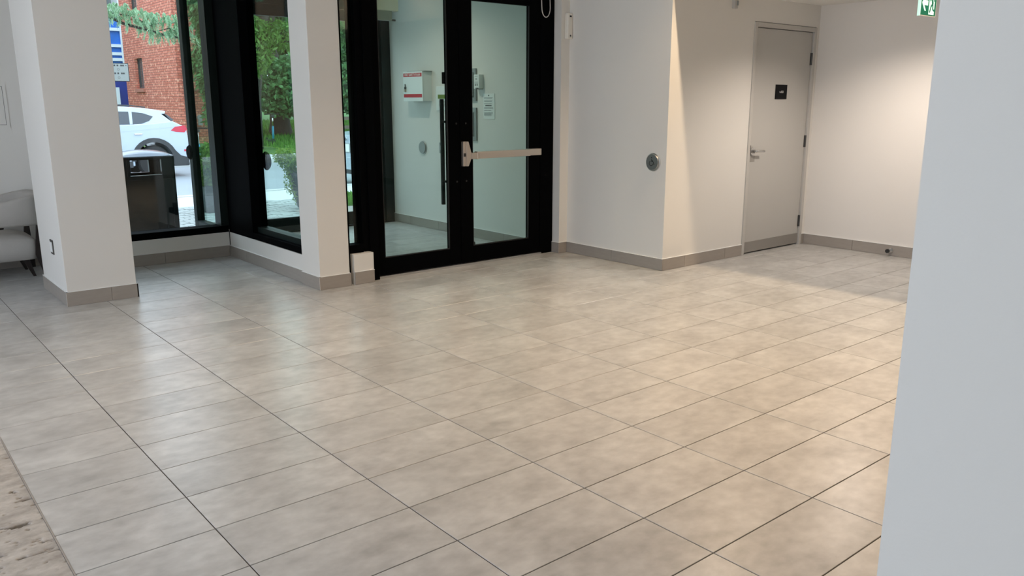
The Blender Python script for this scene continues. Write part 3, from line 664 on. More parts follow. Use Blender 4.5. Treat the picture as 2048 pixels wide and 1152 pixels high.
# ------------------------------------------------------------------ armchair
def armchair():
    t = thing('armchair', 'grey upholstered armchair with dark splayed wooden legs beside the wide pillar', 'chair', loc=(.66, 5.76, 0), rz=0)
    # local frame: chair faces -x; near side is -y. width .62 in y, depth in x
    # seat cushion
    def loft(sections, n=28, pw=3.2):
        vs = []; fs = []
        for (z, cx, cy, ax, ay) in sections:
            for k in range(n):
                a = 2*pi*k/n; c, s_ = cos(a), sin(a)
                vs.append((cx+ax*math.copysign(abs(c)**(2/pw), c), cy+ay*math.copysign(abs(s_)**(2/pw), s_), z))
        m = len(sections)
        for i in range(m-1):
            for k in range(n): fs.append((i*n+k, i*n+(k+1) % n, (i+1)*n+(k+1) % n, (i+1)*n+k))
        fs += [tuple(range(n-1, -1, -1)), tuple(range((m-1)*n, m*n))]
        return MB().add(vs, fs)
    build(loft([(.158, 0, 0, .342, .262), (.164, 0, 0, .355, .274), (.24, 0, 0, .360, .279), (.315, 0, 0, .360, .278), (.33, 0, 0, .352, .270), (.345, -.005, 0, .33, .25), (.372, -.01, 0, .26, .19), (.385, -.01, 0, .12, .08)], n=40, pw=12), 'seat', 'velvet', t, smooth=True)
    # wraparound band: U shape, low in front, high at back (+x)
    path = []
    for k in range(0, 11): path.append((-.36+k*.058, -.275))
    for k in range(1, 16):
        a = -pi/2+pi*k/16; path.append((.22+.20*abs(cos(a))**.55*1.0, .275*math.copysign(abs(sin(a))**.55, sin(a))))
    for k in range(10, -1, -1): path.append((-.36+k*.058, .275))
    vs = []; fs = []; n = 10; m = len(path)
    for i, (x, y) in enumerate(path):
        p = Vector((x, y, 0)); d = (Vector((*path[min(i+1, m-1)], 0))-Vector((*path[max(i-1, 0)], 0))).normalized(); nn = Vector((d.y, -d.x, 0))
        f = min(1, max(0, (x+.36)/.74)); zt = .56+.15*f**1.1; zb = .452-.004*f; th = .036+.014*f
        zc = (zt+zb)/2; hz = (zt-zb)/2
        for k in range(n):
            a = 2*pi*k/n; c, s_ = cos(a), sin(a)
            q = p+nn*(th*math.copysign(abs(c)**.5, c)); vs.append((q.x, q.y, zc+hz*math.copysign(abs(s_)**.4, s_)))
    for i in range(m-1):
        for k in range(n): fs.append((i*n+k, i*n+(k+1) % n, (i+1)*n+(k+1) % n, (i+1)*n+k))
    fs += [tuple(range(n-1, -1, -1)), tuple(range((m-1)*n, m*n))]
    build(MB().add(vs, fs), 'backrest', 'velvet', t, smooth=True)
    for s in (-1, 1):
        # tapered rear side legs: broad at the seat, point at the floor
        y0 = s*.27
        build(MB().add([(.365, y0-.014, .45), (.395, y0-.014, .45), (.395, y0+.014, .45), (.365, y0+.014, .45),
                        (.335, y0-.014, .20), (.405, y0-.014, .20), (.405, y0+.014, .20), (.335, y0+.014, .20),
                        (.385, y0-.012+s*.01, 0), (.41, y0-.012+s*.01, 0), (.41, y0+.012+s*.01, 0), (.385, y0+.012+s*.01, 0)],
                       [(3,2,1,0), (0,1,5,4), (1,2,6,5), (2,3,7,6), (3,0,4,7), (4,5,9,8), (5,6,10,9), (6,7,11,10), (7,4,8,11), (8,9,10,11)]), 'leg', 'dark_wood', t)
        for xt, xb in ((.262, .322), (-.262, -.33)):
            yt = s*.2; yb = s*.185
            w, w2 = .024, .011
            build(MB().add([(xt-w, yt-w, .168), (xt+w, yt-w, .168), (xt+w, yt+w, .168), (xt-w, yt+w, .168), (xb-w2, yb-w2, 0), (xb+w2, yb-w2, 0), (xb+w2, yb+w2, 0), (xb-w2, yb+w2, 0)],
                           [(3,2,1,0), (0,1,5,4), (1,2,6,5), (2,3,7,6), (3,0,4,7), (4,5,6,7)]), 'leg', 'dark_wood', t)
    y0 = .25
    build(MB().add([(.17, y0-.012, .455), (.215, y0-.012, .455), (.215, y0+.012, .455), (.17, y0+.012, .455), (.14, y0-.012, .33), (.185, y0-.012, .33), (.185, y0+.012, .33), (.14, y0+.012, .33)],
                   [(3,2,1,0), (0,1,5,4), (1,2,6,5), (2,3,7,6), (3,0,4,7), (4,5,6,7)]), 'strut', 'dark_wood', t)
    return t
ac = armchair()

# ------------------------------------------------------------------ outdoors: ground
ZP = -.10
def ext(mb, name, mat, label, **k): 
    o = build(mb, name, mat, **k); o['kind'] = 'structure'; o['label'] = label; return o
ext(MB().box(-25, 5.6, -.6, 2.66, 11.72, ZP).box(2.66, 6.58, -.6, 4.9, 7.0, ZP).box(2.66, 7.0, -.6, 3.0, 11.72, ZP).box(3.0, 10.3, -.6, 30, 11.72, ZP).box(8.6, 5.6, -.6, 30, 10.3, ZP), 'sidewalk', 'concrete', 'pale concrete pavement outside the windows')
ext(MB().box(-40, 11.88, -.6, 60, 19.8, -.21), 'road', 'asphalt', 'wet grey asphalt road')
kb = ext(MB().box(-40, 11.72, -.6, 60, 11.88, -.085), 'kerb', 'kerb_stone', 'near kerb of the road')
ext(MB().box(-40, 19.8, -.6, 60, 19.98, -.09), 'kerb', 'kerb_stone', 'far kerb of the road')
ext(MB().box(-40, 19.98, -.6, 60, 21.8, -.10), 'sidewalk', 'concrete', 'far pavement across the road')
ext(MB().prism([(21.8, -.6), (60, -.6), (60, .9), (30, .45), (25, .05), (21.8, -.10)], 'x', -40, 60), 'lawn_ground', 'lawn', 'sloping lawn across the road')
ext(MB().box(-25, 6.25, -.7, 2.6, 6.25001, -.69), 'ground_base', 'soil', 'soil below the pavement')
pg = ext(MB().box(3.0, 7.0, -.6, 5.75, 10.3, -.135).box(4.9, 6.58, -.6, 8.6, 7.0, -.135), 'paving_bed', 'gravel', 'bed of the block paving outside the entrance')
pv = MB(); rr = random.Random(5)
yy = 6.98; row = 0
while yy < 10.3:
    xx = 3.0+(row % 2)*.11
    xe = 4.95 if yy < 8.9 else 5.75
    while xx < xe-.02:
        if not(xx+.20 > xe):
            dz = rr.uniform(-.004, .003); pv.box(xx+.006, yy+.006, -.14, xx+.206, yy+.100, ZP+dz)
        xx += .215
    yy += .107; row += 1
build(pv, 'block_paving', 'paver', pg, stuff=True)
ext(MB().box(4.955, 7.0, -.6, 8.6, 8.9, -.10), 'gravel_bed', 'gravel', 'gravel strip outside the vestibule')
ext(MB().box(5.76, 8.9, -.6, 8.6, 10.3, -.085), 'grass_verge', 'lawn', 'short grass verge beyond the gravel strip')
def blades(n, x0, x1, y0, y1, zf, h, seed=1, w=.012):
    m = MB(); r = random.Random(seed); v = []; f = []
    for i in range(n):
        x, y = r.uniform(x0, x1), r.uniform(y0, y1); z = zf(x, y); a = r.uniform(0, 2*pi); hh = h*r.uniform(.5, 1.2); lx, ly = r.uniform(-.4, .4)*hh, r.uniform(-.4, .4)*hh
        k = len(v); v += [(x-w*cos(a), y-w*sin(a), z), (x+w*cos(a), y+w*sin(a), z), (x+lx, y+ly, z+hh)]; f.append((k, k+1, k+2))
    return m.add(v, f)
tag(build(blades(7000, 5.8, 8.5, 8.92, 10.28, lambda x, y: -.087, .07), 'verge_grass', 'grass_blade', stuff=True), 'short bright green grass on the verge by the parked car', 'grass')
def lawnz(x, y): return -.10+(y-21.8)*.15/3.2 if y < 25 else .05+(y-25)*.08
tag(build(blades(26000, 11.1, 24, 21.85, 32, lawnz, .16, 2, .03), 'lawn_grass', 'grass_blade', stuff=True), 'rough green lawn grass across the road', 'grass')
# entrance mat plates outside window 1
tag(build(MB().box(2.72, 6.75, ZP, 3.6, 7.4, ZP+.012), 'door_mat', 'mat_dark'), 'dark mat on the pavement outside the entrance', 'mat')

# ------------------------------------------------------------------ litter bin
def litter_bin():
    x0, x1, y0, y1, zb = 2.255, 2.825, 7.45, 7.98, ZP
    t = thing('litter_bin', 'black square street litter bin with open hood and domed lid outside the window', 'bin', loc=((x0+x1)/2, (y0+y1)/2, zb))
    m = MB()
    for a in (x0, x1-.05):
        for b in (y0, y1-.05): m.box(a, b, zb, a+.05, b+.05, .86)
    m.box(x1-.145, y0, .60, x1-.05, y0+.05, .84).box(x1-.145, y1-.05, .60, x1-.05, y1, .84).box(x0+.05, y0+.003, .60, x0+.09, y0+.05, .84).box(x0+.05, y1-.05, .6, x0+.09, y1-.003, .84)
    m.box(x0, y0, .825, x1, y0+.05, .86).box(x0, y1-.05, .825, x1, y1, .86).box(x0, y0, .825, x0+.05, y1, .86).box(x1-.05, y0, .825, x1, y1, .86)
    m.box(x0, y0, .60, x1, y0+.05, .65).box(x0, y1-.05, .60, x1, y1, .65)
    build(m, 'frame', 'bin_black', t, bevel=.004)
    for bx_ in ((x0+.03, y0+.015, zb+.04, x1-.03, y0+.03, .60), (x0+.03, y1-.03, zb+.04, x1-.03, y1-.015, .60), (x0+.015, y0+.03, zb+.04, x0+.03, y1-.03, .84), (x1-.03, y0+.03, zb+.04, x1-.015, y1-.03, .84)):
        build(MB().box(*bx_), 'panel', 'bin_black', t)
    build(MB().cyl(((x0+x1)/2, (y0+y1)/2, zb+.05), 'z', .20, .56, 28), 'liner', 'bin_black', t)
    vs = []; fs = []; n = 12
    for i in range(n+1):
        for j in range(n+1):
            u, w = i/n, j/n; vs.append((x0-.01+(x1-x0+.02)*u, y0-.01+(y1-y0+.02)*w, .865+.065*(sin(pi*u)*sin(pi*w))**.5))
    for i in range(n):
        for j in range(n): k = i*(n+1)+j; fs.append((k, k+n+1, k+n+2, k+1))
    d = MB().add(vs, fs).box(x0-.01, y0-.01, .855, x1+.01, y1+.01, .866)
    build(d, 'lid', 'bin_lid', t, smooth=False)
    build(MB().tube([(x0+.08, y0-.003, .655), (x1-.15, y0-.003, .655)], .005, 8), 'opening_trim', 'chrome', t)
litter_bin()

# ------------------------------------------------------------------ cars
def wheel(parent, c, r, side, w=.22):
    o = build(MB().lathe([(r*.62, -w/2), (r*.93, -w/2), (r, -w/2+.03), (r, w/2-.03), (r*.93, w/2), (r*.62, w/2)], (0, 0, 0), 36), 'wheel', 'rubber', None)
    me = o.data; me.transform(Matrix.Translation((0, 0, -w/2))); me.transform(Matrix.Rotation(pi/2, 4, 'X'))
    o.parent = parent; o.location = c; OFF[o.name] = Vector(c)
    m = MB(); y = side*(w/2-.015)
    m.cyl((0, y, 0), 'y', r*.13, side*.02, 16)
    for k in range(5):
        for dd in (-.13, .13):
            a = 2*pi*k/5+.3+dd*.9; p = Vector((cos(a), 0, sin(a))); q = Vector((-p.z, 0, p.x)); b = Vector((cos(a+dd*.55), 0, sin(a+dd*.55)))
            p0 = p*r*.10; p1 = b*r*.62
            m.prism([(v.x, v.z) for v in (p0+q*.018, p0-q*.018, p1-q*.022, p1+q*.022)], 'y', y-side*.005, y+side*.014)
    n = 36; vs = []
    for rr_ in (r*.60, r*.66):
        for k in range(n): vs.append((rr_*cos(2*pi*k/n), y+side*.004, rr_*sin(2*pi*k/n)))
    m.add(vs, [(k, (k+1) % n, n+(k+1) % n, n+k) for k in range(n)])
    rim = build(m, 'rim', 'alloy', None); rim.parent = o; 
    rim.location = Vector(rim.location)
    disc = build(MB().cyl((0, side*.02, 0), 'y', r*.60, side*.01, 28), 'brake_disc', 'car_plastic', None); disc.parent = o
    return o
def arch(cx, cz, r, a0=180, a1=0, n=12): return [(cx+r*cos(R(a0+(a1-a0)*k/n)), cz+r*sin(R(a0+(a1-a0)*k/n))) for k in range(n+1)]

def suv():
    # local frame: nose toward -x, near side at y = 0, far side at y = 1.84, ground z = 0
    t = thing('car', 'white sport utility car driving past on the road outside the left window', 'car', loc=(0, 17.04, -.20), rz=0)
    rx, rzc, ra = 5.43, .375, .43      # rear wheel centre, arch radius
    fx = rx-2.67
    body = [(1.98, .30), (1.90, .55), (1.96, .80), (2.3, .93), (2.95, 1.02), (3.3, 1.14), (5.0, 1.18), (5.45, 1.20), (5.88, 1.24), (6.10, 1.13), (6.17, 1.04), (6.19, .90), (6.20, .60), (6.16, .42), (6.02, .30)]
    low = body + arch(rx, rzc, ra, 0, 180)[:] + [(rx-ra, .27), (fx+ra, .27)] + arch(fx, rzc, ra, 0, 180)
    # lower body as triangulated n-gon sides
    import bmesh
    def panel(poly, y0, y1, name, mat, inset=0, bev=.03, top_in=0, zref=1.1):
        bm = bmesh.new(); vs = [bm.verts.new((x, y0, z)) for x, z in poly]; f = bm.faces.new(vs); 
        r = bmesh.ops.extrude_face_region(bm, geom=[f]); ext_v = [g for g in r['geom'] if isinstance(g, bmesh.types.BMVert)]
        bmesh.ops.translate(bm, verts=ext_v, vec=(0, y1-y0, 0))
        if top_in:
            for v in bm.verts:
                k = max(0, v.co.z-zref)*top_in; v.co.y += k if v.co.y < (y0+y1)/2 else -k
        bmesh.ops.recalc_face_normals(bm, faces=bm.faces); bmesh.ops.triangulate(bm, faces=bm.faces)
        me = bpy.data.meshes.new(name); bm.to_mesh(me); bm.free()
        o = link(name, me, mat, bevel=bev, seg=3); o.parent = t; OFF[o.name] = Vector((0, 0, 0)); return o
    panel(low, 0, 1.84, 'body', 'car_white', bev=.025)
    roof = [(3.25, 1.14), (3.95, 1.52), (4.5, 1.575), (4.85, 1.57), (5.31, 1.535), (5.55, 1.50), (5.80, 1.46), (5.77, 1.40), (5.70, 1.395), (5.92, 1.20)]
    panel(roof, .05, 1.79, 'cabin', 'car_white', bev=.02, top_in=.38, zref=1.14)
    def side(poly, name, mat, off=.004, tin=.38):
        for s in (0, 1):
            bm = bmesh.new(); fr = []; bk = []
            for x, z in poly:
                k = max(0, z-1.14)*tin+.05; y = k-off if s == 0 else 1.84-k+off; y2 = k+.006 if s == 0 else 1.84-k-.006
                fr.append(bm.verts.new((x, y, z))); bk.append(bm.verts.new((x, y2, z)))
            bm.faces.new(fr); bm.faces.new(bk[::-1])
            for i in range(len(poly)): j = (i+1) % len(poly); bm.faces.new((fr[i], bk[i], bk[j], fr[j]))
            bmesh.ops.recalc_face_normals(bm, faces=bm.faces); bmesh.ops.triangulate(bm, faces=bm.faces)
            me = bpy.data.meshes.new(name); bm.to_mesh(me); bm.free(); o = link(name, me, mat); o.parent = t; OFF[o.name] = Vector((0, 0, 0))
    side([(4.48, 1.19), (4.52, 1.47), (5.00, 1.455), (4.98, 1.18)], 'side_window', 'car_glass')
    side([(5.04, 1.17), (5.07, 1.452), (5.30, 1.42), (5.50, 1.345), (5.40, 1.25), (5.24, 1.195)], 'side_window', 'car_glass')
    side([(3.62, 1.19), (4.05, 1.46), (4.44, 1.475), (4.40, 1.19)], 'side_window', 'car_glass')
    for q in (.29, 1.55): build(MB().tube([(4.0, q, 1.60), (4.3, q, 1.615), (5.1, q, 1.585), (5.4, q, 1.545)], .014, 6), 'roof_rail', 'car_plastic', t)
    build(MB().prism([(5.78, 1.40), (5.84, 1.38), (5.98, 1.26), (5.92, 1.235)], 'y', .22, 1.62), 'rear_window', 'car_glass', t)
    for yy in ((-.006, .12), (1.72, 1.846)):
        build(MB().prism([(5.82, 1.035), (5.92, 1.115), (6.14, 1.14), (6.185, 1.06), (6.12, .985), (5.93, 1.00)], 'y', *yy), 'tail_light', 'tail_red', t)
        build(MB().box(6.08, yy[0], .56, 6.205, yy[1], .605), 'reflector', 'tail_red', t)
    # dark cladding round the arches, sill and bumper
    for yy in ((-.010, .05), (1.79, 1.85)):
        for cx in (rx, fx):
            outer = arch(cx, rzc, ra+.075, 180, -8); inner = arch(cx, rzc, ra-.02, -8, 180)
            if cx == rx: outer = arch(cx, rzc, ra+.075, 180, 25)+[(6.0, .47), (6.19, .42), (6.17, .30), (6.08, .245), (5.87, .235)]; inner = arch(cx, rzc, ra-.02, -15, 180)
            m = MB(); n = min(len(outer), len(inner))
            pl = outer+inner
            import bmesh as _b
            bm = bmesh.new(); A = [bm.verts.new((x, yy[0], z)) for x, z in pl]; B = [bm.verts.new((x, yy[1], z)) for x, z in pl]
            bm.faces.new(A); bm.faces.new(B[::-1])
            for i in range(len(pl)): j = (i+1) % len(pl); bm.faces.new((A[i], B[i], B[j], A[j]))
            bmesh.ops.recalc_face_normals(bm, faces=bm.faces); bmesh.ops.triangulate(bm, faces=bm.faces)
            me = bpy.data.meshes.new('arch_cladding'); bm.to_mesh(me); bm.free(); o = link('arch_cladding', me, 'car_plastic'); o.parent = t; OFF[o.name] = Vector((0, 0, 0))
        build(MB().box(fx+ra+.05, yy[0], .24, rx-ra-.05, yy[1], .38), 'sill', 'car_plastic', t)
    build(MB().box(5.86, .04, .23, 6.205, 1.80, .42), 'bumper', 'car_plastic', t, bevel=.03)
    build(MB().box(fx-.5, .25, .25, rx+.4, 1.6, .5), 'underbody', 'rubber', t)
    for q in (5.03, 4.15): build(MB().box(q, -.028, .955, q+.17, .0, .985), 'door_handle', 'chrome', t, bevel=.008)
    build(MB().prism([(4.6, 1.03), (5.9, 1.12), (5.9, 1.105), (4.6, 1.012)], 'y', -.004, .02), 'crease', 'car_white', t)
    for cx in (rx, fx):
        wheel(t, (cx, .13, .352), .352, -1); wheel(t, (cx, 1.71, .352), .352, 1)
    return t
suv()

def sedan():
    # rear faces -y locally, x across (width 1.8), origin at rear left on the ground
    t = thing('car', 'white parked car seen from behind through the narrow sidelight', 'car', loc=(8.0, 13.8, -.20), rz=R(-90))
    prof = [(0, .30), (-.03, .50), (.0, .80), (.05, 1.0), (.55, 1.05), (1.25, 1.42), (2.3, 1.46), (3.1, 1.08), (4.2, .95), (4.45, .7), (4.42, .3)]
    ra = .36
    poly = prof+arch(3.6, .33, ra, 0, 180)+arch(.95, .33, ra, 0, 180)
    import bmesh
    bm = bmesh.new(); A = [bm.verts.new((0, y, z)) for y, z in poly]; B = [bm.verts.new((1.8, y, z)) for y, z in poly]
    bm.faces.new(A); bm.faces.new(B[::-1])
    for i in range(len(poly)): j = (i+1) % len(poly); bm.faces.new((A[i], B[i], B[j], A[j]))
    for v in bm.verts:
        k = max(0, v.co.z-.98)*.42; v.co.x += k if v.co.x < .9 else -k
    bmesh.ops.recalc_face_normals(bm, faces=bm.faces); bmesh.ops.triangulate(bm, faces=bm.faces)
    me = bpy.data.meshes.new('body'); bm.to_mesh(me); bm.free(); o = link('body', me, 'car_white', bevel=.03, seg=3); o.parent = t; OFF[o.name] = Vector((0, 0, 0))
    build(MB().add([(.16, .60, 1.06), (1.64, .60, 1.06), (1.50, 1.20, 1.42), (.30, 1.20, 1.42), (.16, .62, 1.045), (1.64, .62, 1.045), (1.5, 1.22, 1.40), (.3, 1.22, 1.40)],
                   [(0,1,2,3), (7,6,5,4), (0,4,5,1), (1,5,6,2), (2,6,7,3), (3,7,4,0)]), 'rear_window', 'car_glass', t)
    build(MB().box(.02, -.035, .30, 1.78, .02, .56), 'bumper', 'car_white', t, bevel=.02)
    build(MB().box(.05, -.03, .22, 1.75, .03, .31), 'bumper_skirt', 'car_plastic', t)
    build(MB().box(.03, -.012, .555, 1.77, .01, .572), 'panel_gap', 'car_plastic', t)
    build(MB().box(.74, -.03, .655, 1.08, -.005, .835), 'licence_plate', 'panel_grey', t)
    build(MB().box(.75, -.034, .665, 1.07, -.029, .825), 'plate_face', 'white_print', t)
    m = MB(); n = 16
    for rr_, q in ((.036, 0),):
        m.lathe([(.026, 0), (.036, 0), (.036, .008), (.026, .008)], (0, 0, 0), 20)
    e = build(m, 'emblem', 'chrome', None); e.data.transform(Matrix.Rotation(pi/2, 4, 'X')); e.parent = t; e.location = (.91, -.01, .92)
    for a in (.02, 1.55): build(MB().box(a, -.02, .74, a+.23, .04, .92), 'tail_light', 'tail_red', t, bevel=.01)
    for a in (.12, 1.68):
        for b in (.95, 3.6):
            w = build(MB().cyl((a-.1, b, .32), 'x', .32, .2, 28), 'wheel', 'rubber', t)
            build(MB().cyl((a-.105 if a < 1 else a+.095, b, .32), 'x', .19, .012, 20), 'rim', 'alloy', w)
            OFF[w.name] = Vector((0, 0, 0))
    for c in t.children:
        pass
    return t
sedan()

# ------------------------------------------------------------------ planter by the entrance
def leaf_cloud(n, ells, size, seed, elong=1.6, droop=0):
    r = random.Random(seed); v = []; f = []
    tot = sum(e[3]*e[4]*e[5] for e in ells)
    for (cx, cy, cz, ax, ay, az) in ells:
        m = max(3, int(n*(ax*ay*az)/tot))
        for i in range(m):
            while True:
                d = Vector((r.gauss(0, 1), r.gauss(0, 1), r.gauss(0, 1)))
                if d.length > .01: break
            d.normalize(); rad = r.uniform(.45, 1)**.5
            p = Vector((cx+ax*d.x*rad, cy+ay*d.y*rad, cz+az*d.z*rad))
            a = Vector((r.uniform(-1, 1), r.uniform(-1, 1), r.uniform(-1, 1)-droop)).normalized()
            b = a.cross(Vector((r.uniform(-1, 1), r.uniform(-1, 1), r.uniform(-1, 1)))).normalized()
            s = size*r.uniform(.6, 1.3); k = len(v)
            v += [p, p+a*s*elong*.5+b*s*.5, p+a*s*elong, p+a*s*elong*.5-b*s*.5]; f.append((k, k+1, k+2, k+3))
    return MB().add(v, f)
t = thing('potted_plant', 'trailing plant in a round black pot outside the vestibule', 'plant', loc=(5.30, 9.1, ZP))
build(MB().lathe([(.17, 0), (.20, .02), (.27, .25), (.31, .48), (.325, .55), (.30, .55), (.28, .50), (.0, .48)], (5.30, 9.1, ZP), 30), 'pot', 'pot_black', t, smooth=True)
build(leaf_cloud(2600, [(5.24, 9.1, .56, .30, .3, .14), (4.95, 9.1, .62, .14, .2, .13), (5.02, 9.1, .47, .09, .14, .10), (5.35, 9.1, .66, .22, .25, .10)], .026, 4), 'foliage', 'leaf_dark', t, stuff=True)
a = MB(); r = random.Random(8)
for k in range(46):
    ang = r.uniform(0, 2*pi); x, y = 5.2+r.uniform(-.2, .2), 9.1+r.uniform(-.2, .2); L = r.uniform(.12, .32)
    a.tube([(x, y, .55), (x+L*.6*cos(ang)-.05, y+L*.6*sin(ang), .62+L*.6), (x+L*1.3*cos(ang)-.1, y+L*1.2*sin(ang), .60+L*.75)], .003, 4, .0015)
build(a, 'stems', 'leaf_yellow', t, stuff=True)
build(leaf_cloud(800, [(4.96, 9.1, .32, .06, .08, .20), (5.02, 9.05, .22, .04, .05, .26), (4.90, 9.1, .70, .16, .1, .10)], .022, 14), 'trailing_foliage', 'leaf_yellow', t, stuff=True)
t = thing('stand_in_shrub', 'tall leafy shrub in a dark square planter, added for a hedge mirrored past the corner post', 'plant', loc=(3.98, 9.6, ZP))  # added shrub, stands in for a hedge reflected in the return pane
build(MB().box(3.86, 9.45, ZP, 4.13, 9.75, .28), 'planter_box', 'pot_black', t, bevel=.006)
build(leaf_cloud(3200, [(3.99, 9.6, .56, .15, .16, .32), (3.99, 9.6, .36, .16, .16, .14)], .035, 9), 'foliage', 'leaf_dark', t, stuff=True)

# ------------------------------------------------------------------ scooters
def scooter(x, y, z, label, rz):
    t = thing('kick_scooter', label, 'scooter', loc=(x, y, z), rz=rz, group='parked kick scooters')
    build(MB().tube([(0, 0, .12), (-.05, 0, .62)], .035, 10), 'lower_stem', 'scooter_blue', t, smooth=True)
    build(MB().tube([(-.05, 0, .60), (-.09, 0, 1.0)], .026, 10), 'upper_stem', 'chrome', t, smooth=True)
    build(MB().tube([(-.09, -.26, 1.02), (-.07, -.1, 1.03), (-.07, .1, 1.03), (-.09, .26, 1.02)], .018, 8), 'handlebar', 'rubber', t, smooth=True)
    build(MB().box(.05, -.09, .10, .80, .09, .15), 'deck', 'rubber', t, bevel=.01)
    for c in (.0, .88): build(MB().cyl((c, -.03, .11), 'y', .11, .06, 20), 'wheel', 'rubber', t)
    build(MB().box(-.16, -.06, .93, -.02, .06, 1.0), 'display', 'car_plastic', t, bevel=.01)
scooter(7.10, 19.0, -.21, 'blue and silver kick scooter parked beyond the corner post', R(60))
scooter(11.55, 24.6, .03, 'blue and silver kick scooter parked on the lawn by the tree trunk', R(80))

# ------------------------------------------------------------------ brick building
b1 = thing('brick_building', 'red brick building with narrow windows across the road', 'building', loc=(12, 30, -.2))
bx, by0, by1, bx1, bh = 8.9, 25.72, 31.55, 10.95, 7.4
wz = [(1.94, 3.00), (4.50, 5.56)]; wy0, wy1 = 29.35, 30.27
m = MB()
m.box(bx, by0, -.6, bx+.3, wy0, bh).box(bx, wy1, -.6, bx+.3, by1, bh); zz = -.6
for a, b in wz: m.box(bx, wy0, zz, bx+.3, wy1, a); zz = b
m.box(bx, wy0, zz, bx+.3, wy1, bh)
m.box(bx+.3, by0, -.6, bx1, by0+.3, bh).box(bx1-.3, by0+.3, -.6, bx1, by1, bh)
build(m, 'wall', 'red_brick', b1)
for a, b in wz:
    f = build(MB().box(bx+.10, wy0, a, bx+.16, wy0+.06, b).box(bx+.10, wy1-.06, a, bx+.16, wy1, b).box(bx+.10, wy0, b-.06, bx+.16, wy1, b).box(bx+.10, wy0, a, bx+.16, wy1, a+.05), 'window', 'frame_brown', b1)
    build(MB().box(bx+.13, wy0+.06, a+.05, bx+.14, wy1-.06, b-.06), 'pane', 'window_dark', f)
    c = MB()
    for k in range(5): c.box(bx+.122, wy0+.14+k*.07, a+.07, bx+.129, wy0+.17+k*.07, b-.08)
    build(c, 'blind', 'curtain', f)
    build(MB().box(bx-.06, wy0-.05, a-.13, bx+.1, wy1+.05, a-.01), 'sill', 'brick_sill', b1)
build(MB().box(bx-.1, by0-.1, bh, bx1, by1, bh+.3), 'roof', 'roof_dark', b1)
build(MB().tube([(bx+.20, by0-.08, bh), (bx+.20, by0-.08, 2.0), (bx+.32, by0-.08, 1.86), (bx+1.4, by0-.08, 1.80)], .06, 8), 'downspout', 'downspout', b1)
build(MB().tube([(bx+.34, by0-.06, bh), (bx+.34, by0-.06, 2.0)], .03, 8), 'pipe', 'downspout_light', b1)
build(MB().cyl((9.5, by0-.01, .95), 'y', .09, -.12, 14).box(9.44, by0-.1, .7, 9.56, by0, .95), 'gas_meter', 'panel_grey', b1)

# half-built block wrapped in blue sheeting, further left
b2 = thing('wrapped_building', 'building under construction wrapped in blue sheeting left of the brick building', 'building', loc=(8, 38.4, -.2))
build(MB().box(3, 38.5, -.6, 10.70, 44, 7.5), 'core', 'concrete', b2)
build(MB().box(3, 38.3, 2.95, 10.72, 38.5, 5.3), 'blue_sheet', 'tarp_blue', b2)
build(MB().box(3, 38.3, -.3, 10.74, 38.5, 2.75), 'blue_sheet', 'tarp_dark', b2)
for z in (5.35, 4.55, 3.85, 3.50, 3.25): build(MB().box(3, 38.2, z, 10.76, 38.28, z+.13), 'batten', 'tarp_white', b2)
for x in (10.62, 9.6, 8.6): build(MB().box(x, 38.15, 2.95, x+.07, 38.22, 8), 'scaffold_pole', 'tarp_white', b2)
build(MB().box(9.85, 38.15, 1.35, 10.35, 38.25, 2.1), 'white_panel', 'tarp_white', b2)
build(MB().box(3, 38.25, 5.5, 10.4, 38.35, 8.5), 'window_band', 'window_dark', b2)

# street sign board
t = thing('street_sign', 'grey rectangular notice board on a post in front of the brick building', 'sign', loc=(5.45, 20.0, -.1))
build(MB().cyl((5.45, 20.0, -.1), 'z', .035, 2.45, 12), 'post', 'dark_steel', t)
build(MB().box(5.30, 19.93, 1.96, 5.845, 19.96, 2.40), 'border', 'mark_black', t)
build(MB().box(5.315, 19.924, 1.975, 5.828, 19.93, 2.385), 'face', 'board_grey', t)
a = MB()
for z in (2.325, 2.135):
    for x in (5.34, 5.42, 5.50, 5.57, 5.655, 5.70):
        a.box(x, 19.922, z, x+.038, 19.924, z+.038)
a.box(5.77, 19.922, 2.335, 5.80, 19.924, 2.35)
build(a, 'lettering', 'mark_black', t, stuff=True)
a = MB(); ring(a, 5.60, 2.25, .025, 19.924, w=.003, th=.002); ring(a, 5.60, 2.05, .025, 19.924, w=.003, th=.002)
build(a, 'symbols', 'frame_brown', t, stuff=True)

# ------------------------------------------------------------------ trees
def trunk(pts, r0, r1, n=12): return MB().tube(pts, r0, n, r1)
# spruce with the drooping branch
t = thing('conifer_tree', 'conifer with a drooping pale green branch reaching before the brick building', 'tree', loc=(1.1, 9.6, ZP))
build(trunk([(1.1, 9.6, ZP), (1.12, 9.6, 2), (1.1, 9.6, 4.6)], .13, .05), 'trunk', 'bark', t, smooth=True)
bp_ = [(1.12, 9.5, 2.9), (1.8, 9.3, 2.72), (2.45, 9.1, 2.60), (2.71, 9.0, 2.49), (2.86, 9.0, 2.42), (3.1, 9.0, 2.37), (3.34, 9.0, 2.31), (3.56, 9.0, 2.28), (3.72, 9.0, 2.24)]
build(trunk(bp_, .028, .008, 8), 'branch', 'bark', t, smooth=True)
tw = [[(2.60, 9.05, 2.56), (2.95, 8.98, 2.52), (3.2, 9.0, 2.40)], [(3.05, 9.0, 2.38), (3.3, 9.0, 2.46), (3.5, 9.0, 2.47), (3.62, 9.0, 2.38)], [(3.2, 9.0, 2.34), (3.4, 9.0, 2.40), (3.66, 9.0, 2.30)]]
a = MB()
for p in tw: a.tube(p, .008, 5, .003)
build(a, 'twigs', 'bark', t)
r = random.Random(12); v = []; f = []
